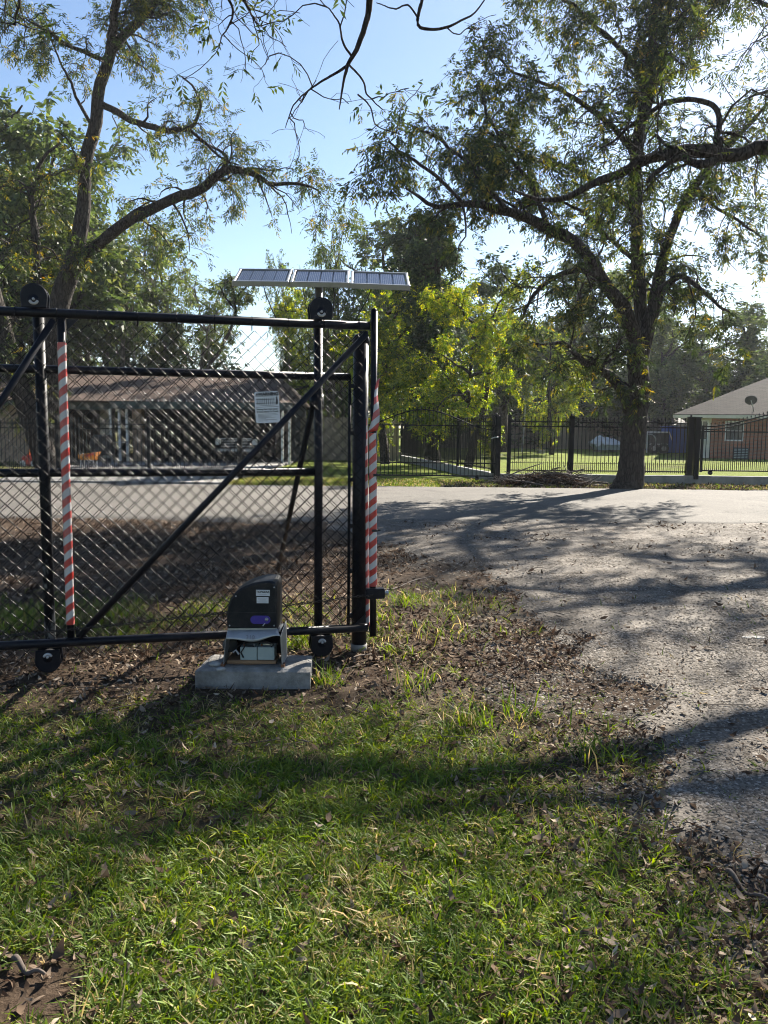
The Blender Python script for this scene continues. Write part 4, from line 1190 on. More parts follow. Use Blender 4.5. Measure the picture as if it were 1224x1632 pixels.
w = fb(237, 246, 1.2, 1.9, 39.25, 0.05, M['postw'], 'window_frame'); fb(238.5, 244.5, 1.27, 1.83, 39.2, 0.03, M['glass'], 'window')
w = fb(384, 402, 1.5, 2.0, 39.25, 0.05, M['postw'], 'window_frame'); fb(386, 400, 1.55, 1.95, 39.2, 0.03, M['glass'], 'window')
# breezeway: railing and back
for px in (112, 118, 124): MB().box((hx(px), YH + 0.2, 0.9), (0.06, 0.06, 1.8)).build('screen_post', M['iron'], h1)
fb(160, 178, 0.0, ze - 0.3, YH + 2.5, 0.1, M['cream'], 'wall')
# tiny gutter clips seen against the roof edge
cl = mesh_of(MB().box((0, 0, 0), (0.02, 0.04, 0.09)), 'gutter_clip', M['postw'])
for px in range(200, 440, 9): piece('gutter_clip', cl, h1, (hx(px, ye), ye - 0.05, ze + 0.03))

# pick-up under the carport, nose to the road
tx, ty = hx(377, 34.0), 34.0
tk = thing('pickup_truck', 'dark pick-up truck parked nose out in the shade of the carport', 'truck', (tx, ty, 0.07))
def prof(pts, x0, x1): 
    mb = MB(); mb.disc_prism(pts, ((x0 + x1) / 2, 0, 0), (0, 1, 0), (0, 0, 1), (1, 0, 0), x1 - x0, 0.05); return mb
body = prof([(ty, 0.45), (ty, 0.95), (ty + 0.15, 1.05), (ty + 1.3, 1.12), (ty + 1.95, 1.68), (ty + 3.2, 1.7), (ty + 3.35, 1.1), (ty + 5.2, 1.1), (ty + 5.2, 0.5)], tx - 0.93, tx + 0.93)
body.build('body', M['iron'], tk)
MB().add([(tx - 0.8, ty + 1.33, 1.165), (tx + 0.8, ty + 1.33, 1.165), (tx + 0.72, ty + 1.86, 1.645), (tx - 0.72, ty + 1.86, 1.645)], [(0, 1, 2, 3)]).build('windscreen', M['glass'], tk)
gb = MB()
gb.box((tx, ty - 0.055, 0.98), (1.3, 0.04, 0.05)); gb.box((tx, ty - 0.055, 0.66), (1.3, 0.04, 0.05))
for k in range(4): gb.box((tx, ty - 0.05, 0.72 + 0.065 * k), (1.2, 0.03, 0.022))
gb.build('grille', M['chrome'], tk)
MB().box((tx, ty - 0.11, 0.5), (1.85, 0.14, 0.17), bev=0.04).build('bumper', M['chrome'], tk)
for s in (-1, 1):
    MB().box((tx + s * 0.77, ty - 0.05, 0.85), (0.23, 0.05, 0.26), bev=0.02).build('headlight', M['postw'], tk)
    for yy in (0.95, 4.2):
        wh = MB().tube([(tx + s * 0.95, ty + yy, 0.43), (tx + s * 0.7, ty + yy, 0.43)], 0.37, 20).build('wheel', M['rubber'], tk)
        MB().tube([(tx + s * 0.96, ty + yy, 0.43), (tx + s * 0.94, ty + yy, 0.43)], 0.2, 16).build('hub', M['steel'], wh)

# things in front of the house
cx, cy = hx(141, 27.5), 27.5
bz = at_y(141, 746, 27.5)[2]
wb = thing('toy_wagon', 'orange plastic toy wagon on white legs before the carport', 'toy', (cx, cy, 0))
MB().disc_prism([(-0.28, 0.32), (0.24, 0.32), (0.36, 0.6), (-0.32, 0.5)], (cx, cy, 0), (1, 0, 0), (0, 0, 1), (0, 1, 0), 0.4, 0.03).build('tub', M['orange'], wb)
MB().box((cx + 0.12, cy - 0.22, 0.5), (0.3, 0.02, 0.08), rot=np.array([[0.95, 0, -0.3], [0, 1, 0], [0.3, 0, 0.95]])).build('side_stripe', M['redp'], wb)
for s in (-0.24, 0.22):
    for q in (-0.16, 0.16): MB().tube([(cx + s, cy + q, 0), (cx + s * 0.9, cy + q, 0.36)], 0.022, 8).build('leg', M['postw'], wb)
cx, cy = hx(47, 29.0), 29.0
bl = thing('ride_on_toy', 'red and pale ride-on toy lying on the dry lawn at far left', 'toy', (cx, cy, 0))
MB().disc_prism([(0.3 * math.cos(a), 0.22 + 0.2 * math.sin(a)) for a in np.linspace(0, 6.28, 15)[:-1]], (cx, cy, 0), (1, 0, 0), (0, 0, 1), (0, 1, 0), 0.3, 0.05).build('body', M['redp'], bl)
MB().tube([(cx - 0.05, cy, 0.4), (cx + 0.02, cy, 0.58), (cx + 0.2, cy, 0.6)], 0.05, 8).build('seat', M['orange'], bl)
for s in (-0.2, 0.2): MB().tube([(cx + s, cy - 0.2, 0.11), (cx + s, cy + 0.2, 0.11)], 0.11, 14).build('wheel', M['postw'], bl)
cx, cy = hx(163, 31.0), 31.0
gr = thing('covered_grill', 'black covered barbecue standing on the slab beside the white porch posts', 'barbecue', (cx, cy, 0.05))
MB().disc_prism([(-0.38, 0.35), (0.38, 0.35), (0.42, 0.85), (0.25, 1.12), (-0.25, 1.12), (-0.42, 0.85)], (cx, cy, 0), (1, 0, 0), (0, 0, 1), (0, 1, 0), 0.6, 0.06).build('cover', M['rubber'], gr)
for s in (-0.3, 0.3): MB().tube([(cx + s, cy, 0.05), (cx + s, cy, 0.4)], 0.03, 8).build('leg', M['iron'], gr)

# ------------------------------------------------------------------ brick house on the right
YB = 45.0
def B(px, py, y=YB): return at_y(px, py, y)
HP = (B(1110, 729)[0], YB, 0.0)
h2 = thing('house', 'red brick house with a grey hipped roof behind the right hand gate', 'house', HP)
xb0 = B(1110, 700)[0]; xb1 = xb0 + 16
zeb = B(1100, 660, YB - 0.6)[2]
xe0 = B(1082, 660, YB - 0.6)[0]
zrb = B(1180, 599, YB + 5.5)[2]; xr0 = B(1172, 599, YB + 5.5)[0]
yb0, yb1 = YB - 0.6, YB + 11.6
uv_poly('roof', [[(xe0, yb0, zeb), (xb1 + .6, yb0, zeb), (xb1 - 4, YB + 5.5, zrb), (xr0, YB + 5.5, zrb)], [(xe0, yb1, zeb), (xe0, yb0, zeb), (xr0, YB + 5.5, zrb)], [(xb1 + .6, yb1, zeb), (xe0, yb1, zeb), (xr0, YB + 5.5, zrb), (xb1 - 4, YB + 5.5, zrb)]], M['roofgrey'], h2)
MB().box(((xe0 + xb1) / 2 + 0.3, yb0 + 0.01, zeb - 0.12), (xb1 - xe0 + 0.5, 0.04, 0.17)).build('fascia', M['cream'], h2)
MB().box(((xe0 + xb1) / 2 + 0.3, yb0 + 0.35, zeb - 0.2), (xb1 - xe0 + 0.4, 0.6, 0.03)).build('soffit', M['cream'], h2)
MB().box((xe0 + 0.01, (yb0 + yb1) / 2, zeb - 0.12), (0.04, yb1 - yb0, 0.17)).build('fascia', M['cream'], h2)
xbk = B(1131, 700)[0]
wins = [(1110.5, 669, 1127, 702), (1153, 671, 1178, 703), (1215, 668, 1233, 689)]
def uvbox(name, x0, x1, z0, z1, y, mat):
    me = bpy.data.meshes.new(name); o_ = ORG[h2]
    vs = [(x0, y, z0), (x1, y, z0), (x1, y, z1), (x0, y, z1), (x0, y + .2, z0), (x1, y + .2, z0), (x1, y + .2, z1), (x0, y + .2, z1)]
    me.from_pydata([list(np.array(v) - o_) for v in vs], [], [(0, 1, 2, 3), (5, 4, 7, 6), (4, 0, 3, 7), (1, 5, 6, 2), (3, 2, 6, 7), (4, 5, 1, 0)]); me.update()
    l = me.uv_layers.new(name='UVMap')
    for lp in me.loops: v = vs[lp.vertex_index]; l.data[lp.index].uv = (v[0] + v[1], v[2])
    return link(name, me, mat, h2, o_)
zw = zeb - 0.2
cut = [xbk, B(1153, 700)[0], B(1178, 700)[0], B(1215, 700)[0], B(1233, 700)[0], xb1]
uvbox('brick_wall', cut[0], cut[1], 0, zw, YB, M['brick']); uvbox('brick_wall', cut[2], cut[3], 0, zw, YB, M['brick']); uvbox('brick_wall', cut[4], cut[5], 0, zw, YB, M['brick'])
for a, b, w in ((cut[1], cut[2], wins[1]), (cut[3], cut[4], wins[2])):
    uvbox('brick_wall', a, b, 0, B(w[0], w[3])[2], YB, M['brick']); uvbox('brick_wall', a, b, B(w[0], w[1])[2], zw, YB, M['brick'])
MB().box(((xb0 + xbk) / 2, YB + 0.1, zw / 2), (xbk - xb0, 0.18, zw)).build('wall', M['cream'], h2)
MB().box(((xb0 + xb1) / 2, YB + 5.5, zw / 2), (xb1 - xb0 - 0.05, 10.5, zw)).build('inner_wall', M['dim'], h2)
for (px0, py0, px1, py1) in wins:
    a, b = B(px0, py0), B(px1, py1); yw = YB - 0.05 if px0 < 1120 else YB + 0.02
    c = (a + b) / 2; w_, hh = b[0] - a[0], a[2] - b[2]
    mb = MB()
    for s in (-1, 1):
        mb.box((c[0] + s * (w_ / 2 - 0.04), yw, c[2]), (0.08, 0.06, hh)); mb.box((c[0], yw, c[2] + s * (hh / 2 - 0.04)), (w_ - 0.162, 0.06, 0.08))
    mb.box((c[0], yw + 0.003, c[2]), (w_ - 0.165, 0.05, 0.05)); mb.box((c[0], yw + 0.006, c[2]), (0.035, 0.04, hh - 0.162))
    f = mb.build('window', M['postw'], h2)
    MB().box((c[0], yw + 0.04, c[2]), (w_ - 0.1, 0.012, hh - 0.1)).build('pane', M['glass'], f)
    MB().box((c[0], yw + 0.08, c[2] + 0.2), (w_ - 0.1, 0.01, hh * 0.5)).build('blind', M['cream'], f)
def rot_hp(p):
    q = np.array(p, float) - np.array(HP); c_, s_ = math.cos(R(-21)), math.sin(R(-21))
    return np.array([c_ * q[0] - s_ * q[1], s_ * q[0] + c_ * q[1], q[2]]) + np.array(HP)
rp = [rot_hp(p) for p in ((xe0, yb0, zeb), (xb1, yb0, zeb), (xr0, YB + 5.5, zrb))]
rn = np.cross(rp[1] - rp[0], rp[2] - rp[0]); rn /= np.linalg.norm(rn)
DB = at_plane(1201, 655, rp[0], rn); YD = DB[1] - 0.1
dsh = thing('satellite_dish', 'grey satellite dish on the slope of the grey hipped roof', 'satellite dish', DB)
dc_ = B(1197, 638, YD); vs, fs = [], []
ax = np.array([0.30, 0.80, 0.40]); ax /= np.linalg.norm(ax); U_ = np.cross(ax, ZV); U_ /= np.linalg.norm(U_); V2 = np.cross(U_, ax)
for j in range(6):
    r_ = 0.30 * j / 5
    for i in range(20):
        q = 2 * math.pi * i / 20; vs.append(dc_ + U_ * r_ * 1.05 * math.cos(q) + V2 * r_ * 0.9 * math.sin(q) + ax * 0.5 * r_ * r_)
for j in range(5):
    for i in range(20): fs.append((j * 20 + i, j * 20 + (i + 1) % 20, (j + 1) * 20 + (i + 1) % 20, (j + 1) * 20 + i))
d_ = MB().add(vs, fs).build('reflector', M['dim'], dsh, True); q = d_.modifiers.new('thick', 'SOLIDIFY'); q.thickness = 0.015
MB().tube([dc_ - ax * 0.03, B(1200, 649, YD), DB - ZV * 0.02], 0.025, 8).build('mast', M['steel'], dsh)
MB().tube([dc_ - V2 * 0.28, dc_ + ax * 0.35 - V2 * 0.1], 0.014, 6).build('feed_arm', M['steel'], dsh)

# ------------------------------------------------------------------ things on the lawn
YS = 54.0
def Ls(px, py, y=YS): return at_y(px, py, y)
sh = thing('shed', 'low shed with a dark blue grey roof behind the trailer', 'shed', (Ls(1062, 718, 58)[0], 58, 0))
x0, x1 = Ls(1028, 700, 58)[0], Ls(1100, 700, 58)[0]
z0, z1 = Ls(1060, 684, 58)[2], Ls(1060, 664, 60.5)[2]
MB().add([(x0, 56.8, z0), (x1, 56.8, z0), (x1, 60.5, z1), (x0, 60.5, z1), (x0, 56.8, z0 - .12), (x1, 56.8, z0 - .12), (x1, 60.5, z1 - .12), (x0, 60.5, z1 - .12)], [(0, 1, 2, 3), (7, 6, 5, 4), (0, 4, 5, 1), (1, 5, 6, 2), (2, 6, 7, 3), (3, 7, 4, 0)]).build('roof', M['roofslate'] if 'roofslate' in M else M['dim'], sh)
MB().box(((x0 + x1) / 2, 60.2, z0 / 2), (x1 - x0 - 0.2, 0.1, z0)).build('back_wall', M['dim'], sh)
for x in (x0 + 0.2, x1 - 0.2): MB().box((x, 57, z0 / 2), (0.12, 0.12, z0 - 0.14)).build('post', M['plank'], sh)
bx_ = thing('blue_container', 'blue upright container between the trailer and the gate post', 'container', (Ls(1078, 721)[0], YS, 0))
a, b = Ls(1063, 681), Ls(1096, 721)
MB().box(((a[0] + b[0]) / 2, YS + 0.6, a[2] / 2), (b[0] - a[0], 1.2, a[2]), bev=0.05).build('shell', M['blue'], bx_)
MB().box(((a[0] + b[0]) / 2, YS - 0.01, a[2] * 0.36), (b[0] - a[0] - 0.1, 0.05, 0.06)).build('rib', M['blue'], bx_)
MB().box(((a[0] + b[0]) / 2, YS + 0.6, a[2] + 0.03), (b[0] - a[0] + 0.08, 1.28, 0.06), bev=0.02).build('lid', M['blue'], bx_)
tkq = thing('round_tank', 'pale round tank showing above the blue container', 'tank', (Ls(1087, 700, 56.0)[0], 56.0, 0))
cc = Ls(1087, 683, 56.0)
MB().tube([cc + np.array([0, 0.6, 0]), cc + np.array([0, 0.08, 0]), cc, cc - np.array([0, 0.06, 0])], [0.36, 0.36, 0.33, 0.15], 24).build('drum', M['tank'], tkq, True)
MB().box((cc[0], 56.3, cc[2] / 2 - 0.15), (0.4, 0.3, cc[2] - 0.3)).build('stand', M['plank'], tkq)
tr = thing('utility_trailer', 'black sided utility trailer with a pale top rail on the lawn', 'trailer', (Ls(1050, 720)[0], 52.5, 0))
a, b = Ls(1036, 690, 52.5), Ls(1064, 716, 52.5)
zl_ = Ls(1050, 708, 52.5)[2]
MB().box(((a[0] + b[0]) / 2, 53.5, (a[2] + zl_) / 2), (b[0] - a[0], 2.0, a[2] - zl_), bev=0.02).build('box', M['rubber'], tr)
MB().box(((a[0] + b[0]) / 2, 53.5, (zl_ + b[2]) / 2 - 0.02), (b[0] - a[0] - 0.1, 1.9, zl_ - b[2] - 0.05)).build('side_board', M['trailerw'], tr)
MB().tube([(a[0] - 0.2, 52.45, a[2] + 0.05), (b[0] + 0.05, 52.45, a[2] + 0.05), (b[0] + 0.25, 52.45, a[2] - 0.45)], 0.05, 8).build('top_rail', M['postw'], tr)
MB().box(((a[0] + b[0]) / 2, 52.44, zl_), (b[0] - a[0], 0.05, 0.07)).build('lower_rail', M['postw'], tr)
MB().tube([(a[0] - 0.2, 52.4, 0.05), (a[0] - 0.2, 52.4, a[2] + 0.05)], 0.04, 8).build('corner_post', M['postw'], tr)
for s in (a[0] + 0.25, b[0] - 0.3):
    wh = MB().tube([(s, 52.35, 0.33), (s, 52.6, 0.33)], 0.33, 20).build('wheel', M['rubber'], tr)
    MB().tube([(s, 52.33, 0.33), (s, 52.36, 0.33)], 0.16, 14).build('hub', M['steel'], wh)
pts = [(a[0] - 0.1 + 0.42 * math.cos(q), 52.2, 0.75 + 0.5 * math.sin(q)) for q in np.linspace(-0.8, 1.9, 12)]
MB().tube(pts, 0.04, 6).build('mudguard', M['steel'], tr, True)
bt = thing('covered_boat', 'small boat under a crumpled silver tarp on the lawn', 'boat', (Ls(962, 716)[0], 55.0, 0))
x0, x1 = Ls(940, 710, 55)[0], Ls(992, 710, 55)[0]; zt_ = Ls(962, 696, 55)[2]
vs, nU, nV = [], 34, 14
for j in range(nV):
    v = j / (nV - 1)
    for i in range(nU):
        u = i / (nU - 1)
        env = math.sin(math.pi * min(1, max(0, u * 0.9 + 0.06))) ** 0.5
        hgt = 0.48 + (zt_ - 0.5) * env * (0.55 + 0.45 * math.sin(math.pi * (u * 1.3 + 0.1))) * math.sin(math.pi * v) ** 0.6 + (fbm(u * 7, v * 4, 140, 3) - 0.5) * 0.75
        vs.append((x0 + (x1 - x0) * u, 55 + (v - 0.5) * 1.7 * env, max(0.3, hgt)))
MB().add(vs, [(j * nU + i, j * nU + i + 1, (j + 1) * nU + i + 1, (j + 1) * nU + i) for j in range(nV - 1) for i in range(nU - 1)]).build('tarp', M['tarp'], bt, False)
MB().disc_prism([(-1.0, 0.55), (1.0, 0.5), (0.85, 0.16), (-0.7, 0.12)], ((x0 + x1) / 2, 55, 0), (1, 0, 0), (0, 0, 1), (0, 1, 0), 1.2, 0.05).build('hull', M['battery'], bt)
for s in (-0.55, 0.5): MB().box(((x0 + x1) / 2 + s, 55, 0.07), (0.12, 1.3, 0.16)).build('cradle', M['plank'], bt)
yl = thing('yard_pole', 'thin yard pole carrying a pale round disc before the back fence', 'pole', (Ls(832, 716)[0], 52.0, 0))
p0 = Ls(832, 716, 52); p1 = Ls(838, 634, 52); ctr = Ls(842, 629, 52)
MB().tube([(p0[0], 52, 0), (p0[0] + 0.1, 52, p1[2] * 0.6), (p1[0], 52, p1[2])], 0.05, 8).build('pole', M['steel'], yl)
MB().tube([ctr + np.array([0, 0.08, 0]), ctr, ctr - np.array([0, 0.03, 0])], [0.2, 0.3, 0.28], 20).build('disc', M['battery'], yl, True)
p0 = Ls(861, 714, 50)
yp = thing('wooden_post', 'short weathered post standing in the lawn right of the yard pole', 'post', (p0[0], 50, 0))
MB().tube([(p0[0], 50, 0), (p0[0] + 0.02, 50, 1.55)], 0.05, 8).build('shaft', M['plank'], yp)
MB().box((p0[0] + 0.02, 50, 0.1), (0.45, 0.4, 0.25), bev=0.03).build('foot', M['concrete'], yp)
# ac unit by the brick wall
p0 = B(1183, 727, 44.2)
ac = thing('air_conditioner', 'squat grey air conditioning unit at the foot of the brick wall', 'air conditioner', HP)
MB().box((p0[0], 44.2, 0.32), (0.75, 0.7, 0.62), bev=0.03).build('case', M['dim'], ac)
for k in range(6): MB().box((p0[0], 43.84, 0.1 + k * 0.09), (0.66, 0.02, 0.03)).build('louvre', M['battery'], ac)
for q in (h2, ac): q.rotation_euler = (0, 0, R(-21))
# overhead wires in the pale sky on the right
for py, lab in ((453, 'upper thin overhead wire in the pale sky at right'), (461, 'lower thin overhead wire in the pale sky at right')):
    a = at_y(1040, py - 2, 70); b = at_y(1500, py + 4, 70)
    pts = [a * (1 - t) + b * t - ZV * 2.0 * t * (1 - t) * 0.5 for t in np.linspace(-1.0, 1.2, 24)]
    tag(MB().tube(pts, 0.014, 5).build('overhead_wire', M['rubber'], None), lab, 'wire')
# ------------------------------------------------------------------ trees
def unit(v): return v / (np.linalg.norm(v, axis=-1, keepdims=True) + 1e-9)
def resample(pts, rad, k):
    pts = np.asarray(pts, float); rad = np.asarray(rad, float)
    n = len(pts); t = np.arange(n)
    tt = np.linspace(0, n - 1, k)
    # catmull-rom through the points
    i = np.clip(np.floor(tt).astype(int), 0, n - 2); f = (tt - i)[:, None]
    p0 = pts[np.maximum(i - 1, 0)]; p1 = pts[i]; p2 = pts[i + 1]; p3 = pts[np.minimum(i + 2, n - 1)]
    P = 0.5 * (2 * p1 + (p2 - p0) * f + (2 * p0 - 5 * p1 + 4 * p2 - p3) * f ** 2 + (3 * p1 - p0 - 3 * p2 + p3) * f ** 3)
    return P, np.interp(tt, t, rad)
def spawn(P, Rd, m, L, rs, t0=0.25, t1=1.0, fwd=0.5, rnd=1.0, up=0.2, droop=0.3, K=6, rk=0.45, wig=0.35, w=None):
    """children of polylines P (N,K0,3): m per parent on average"""
    N, K0 = P.shape[:2]
    tot = int(N * m)
    pr = None if w is None else w / w.sum()
    idx = rs.choice(N, tot, p=pr)
    t = (t0 + (t1 - t0) * rs.random(tot) ** 0.8) * (K0 - 1)
    i = np.clip(np.floor(t).astype(int), 0, K0 - 2); f = (t - i)[:, None]
    base = P[idx, i] * (1 - f) + P[idx, i + 1] * f
    tan = unit(P[idx, i + 1] - P[idx, i])
    r0 = (Rd[idx, i] * (1 - f[:, 0]) + Rd[idx, i + 1] * f[:, 0]) * rk
    d = unit(tan * fwd + unit(rs.normal(size=(tot, 3))) * rnd + np.array([0, 0, up]))
    ln = L[0] + (L[1] - L[0]) * rs.random(tot)
    out = np.zeros((tot, K, 3)); out[:, 0] = base
    for k in range(1, K):
        d = unit(d + rs.normal(size=(tot, 3)) * wig + np.array([0, 0, -droop * k / K]))
        out[:, k] = out[:, k - 1] + d * (ln / (K - 1))[:, None]
    rr_ = r0[:, None] * np.linspace(1, 0.25, K)[None]
    return out, rr_
def tubes(P, Rd, n):
    N, K = P.shape[:2]
    t = unit(np.gradient(P, axis=1))
    a = np.where(np.abs(t[:, :1, 2:]) < 0.8, np.array([0, 0, 1.0]), np.array([1.0, 0.2, 0]))
    u = unit(np.cross(t, a)); w = np.cross(t, u)
    ang = np.arange(n) * 2 * math.pi / n
    V = P[:, :, None] + Rd[:, :, None, None] * (np.cos(ang)[None, None, :, None] * u[:, :, None] + np.sin(ang)[None, None, :, None] * w[:, :, None])
    b = (np.arange(N) * K * n)[:, None, None]; i = (np.arange(K - 1) * n)[None, :, None]; j = np.arange(n)[None, None]; j2 = (j + 1) % n
    F_ = np.stack([b + i + j, b + i + j2, b + i + n + j2, b + i + n + j], -1).reshape(-1, 4)
    return V.reshape(-1, 3), F_
def join(parts):
    Vs, Fs, b = [], [], 0
    for V, F_ in parts:
        Vs.append(V); Fs.append(F_ + b); b += len(V)
    return np.concatenate(Vs), np.concatenate(Fs)
def bark_limb(P, Rd, n=14, seed=0, amp=0.10):
    V, F_ = tubes(P[None], Rd[None], n)
    K = len(P); V = V.reshape(K, n, 3)
    c = P[:, None]
    kk = np.arange(K)[:, None] * 0.7 + seed; jj = np.arange(n)[None] * 1.0
    s = 1 + amp * 2 * (fbm(kk + 0 * jj, jj * 0.9 + 0 * kk, 200 + seed % 50, 3) - 0.5)
    s[:, -1] = (s[:, 0] + s[:, -1]) / 2
    V = c + (V - c) * s[..., None]
    return V.reshape(-1, 3), F_
def compound(T, q, m, rs, Lc=(0.2, 0.34), ll=(0.07, 0.12), lw=0.28, droop=0.5, keep=1.0, t0=0.15):
    """q compound leaves per twig, each with m leaflets"""
    N, K = T.shape[:2]
    tot = int(N * q); idx = rs.integers(0, N, tot)
    t = (t0 + (1 - t0) * rs.random(tot)) * (K - 1)
    i = np.clip(np.floor(t).astype(int), 0, K - 2); f = (t - i)[:, None]
    b = T[idx, i] * (1 - f) + T[idx, i + 1] * f
    tan = unit(T[idx, i + 1] - T[idx, i])
    ax = unit(tan * 0.5 + unit(rs.normal(size=(tot, 3))) * 0.9 + np.array([0, 0, -0.25]))
    side = unit(np.cross(ax, unit(rs.normal(size=(tot, 3)) * 0.35 + np.array([0, 0, 1.0]))))
    L_ = Lc[0] + (Lc[1] - Lc[0]) * rs.random(tot)
    j = np.arange(m)
    s = (0.2 + 0.8 * (j // 2 + 0.5) / (m / 2.0))[None]
    pos = b[:, None] + ax[:, None] * (L_[:, None] * s)[..., None] + np.array([0, 0, -1.0]) * (droop * 0.25 * L_[:, None] * s ** 2)[..., None]
    sg = np.where(j % 2 == 0, 1.0, -1.0)[None, :, None]
    d = unit(ax[:, None] * 0.65 + side[:, None] * sg * 0.85 + np.array([0, 0, -droop * 0.6]) + rs.normal(size=(tot, m, 3)) * 0.22)
    lf = ll[0] + (ll[1] - ll[0]) * rs.random((tot, m))
    nrm = unit(np.cross(ax, side)[:, None] + rs.normal(size=(tot, m, 3)) * 0.55)
    w = unit(np.cross(d, nrm))
    pos = pos.reshape(-1, 3); d = d.reshape(-1, 3); w = w.reshape(-1, 3); lf = lf.reshape(-1, 1); nrm = nrm.reshape(-1, 3)
    base_t = np.repeat(rs.random(tot), m)
    if keep < 1:
        kq = rs.random(len(pos)) < keep
        pos, d, w, lf, nrm, base_t = pos[kq], d[kq], w[kq], lf[kq], nrm[kq], base_t[kq]
    n = len(pos)
    V = np.stack([pos, pos + d * lf * 0.45 + w * lf * lw * 0.5 + nrm * lf * 0.05, pos + d * lf - np.array([0, 0, 0.12]) * lf, pos + d * lf * 0.45 - w * lf * lw * 0.5 + nrm * lf * 0.05], 1)
    F_ = np.arange(n * 4).reshape(-1, 4)
    return V.reshape(-1, 3), F_, base_t, rs.random(n)
def leaf_cols(base, jit, lo=0.0, hi=1.0, p=1.6):
    r = lo + (hi - lo) * np.clip(base ** p * 0.8 + jit * 0.25 - 0.05, 0, 1)
    c = np.stack([r, jit, np.zeros_like(r)], -1)
    return np.repeat(c, 4, 0)

def build_tree(name, label, limbs, base, seed, leafmat='leaf', bark='bark', group=None, d1=2.2, L1=(0.7, 1.8), m2=6, L2=(0.35, 0.8), q=5, m=8, ll=(0.07, 0.12), lw=0.28,
               Lc=(0.2, 0.34), keep=1.0, lo=0.0, hi=1.0, p=1.6, up=0.15, droop=0.35, cat='tree', loc0=None, n_limb=14, bare=0.0, wig=0.25, tw=(0.008, 0.0045)):
    rs = np.random.default_rng(seed)
    t = thing(name, label, cat, base, group)
    wood = []; LP = []; LR = []; wts = []
    for k, (pts, rad, leafy) in enumerate(limbs):
        seglen = np.linalg.norm(np.diff(np.asarray(pts, float), axis=0), axis=1).sum()
        K = 30
        P, Rd = resample(pts, rad, K)
        P = P + np.stack([fbm(np.arange(K) * 0.35, np.full(K, k * 3.1 + c * 7), 300 + seed, 3) - 0.5 for c in range(3)], -1) * min(wig, 0.05 * seglen) * np.linspace(0.2, 1, K)[:, None]
        wood.append(bark_limb(P, Rd, n_limb if Rd.max() > 0.06 else 7, seed + k))
        if leafy > 0: LP.append(P[None]); LR.append(Rd[None]); wts.append(seglen * leafy)
    V, F_ = join(wood)
    np_mesh('trunk', V, F_, M[bark], t, smooth=True)
    LP = np.concatenate(LP); LR = np.concatenate(LR); wts = np.array(wts)
    B1, R1 = spawn(LP, np.clip(LR, 0.012, 0.09), d1 * wts.sum() / len(LP), L1, rs, 0.12, 1.0, 0.5, 0.9, up, droop, 7, 0.45, 0.30, wts)
    B2, R2 = spawn(B1, R1, m2, L2, rs, 0.2, 1.0, 0.6, 0.8, 0.05, droop * 0.8, 5, 0.5, 0.3)
    va, fa = tubes(B1, np.maximum(R1, tw[0]), 5); vb, fb_ = tubes(B2, np.maximum(R2, tw[1]), 3)
    V, F_ = join([(va, fa), (vb, fb_)])
    br = np_mesh('branches', V, F_, M[bark], t, smooth=True); br['kind'] = 'stuff'
    if q > 0:
        T = B2
        if bare > 0: T = B2[rs.random(len(B2)) > bare]
        V, F_, bt_, jt = compound(T, q, m, rs, Lc, ll, lw, 0.5, keep)
        print(name, label[:30], len(F_), len(B2))
        cr = np_mesh('crown', V, F_, M[leafmat], t, col=leaf_cols(bt_, jt, lo, hi, p)); cr['kind'] = 'stuff'
    return t
def PX(pts, y, dy=0.0, dyv=None):
    """pixel polyline with radii -> points standing at distance y (leaning dy over its length)"""
    n = len(pts); out = []
    for i, q in enumerate(pts):
        yy = y + dy * i / max(1, n - 1)
        out.append(at_y(q[0], q[1], yy))
    return np.array(out), [q[2] for q in pts]
def limb(pts, y, dy=0.0, leafy=1.0):
    P, r = PX(pts, y, dy); return (P, r, leafy)

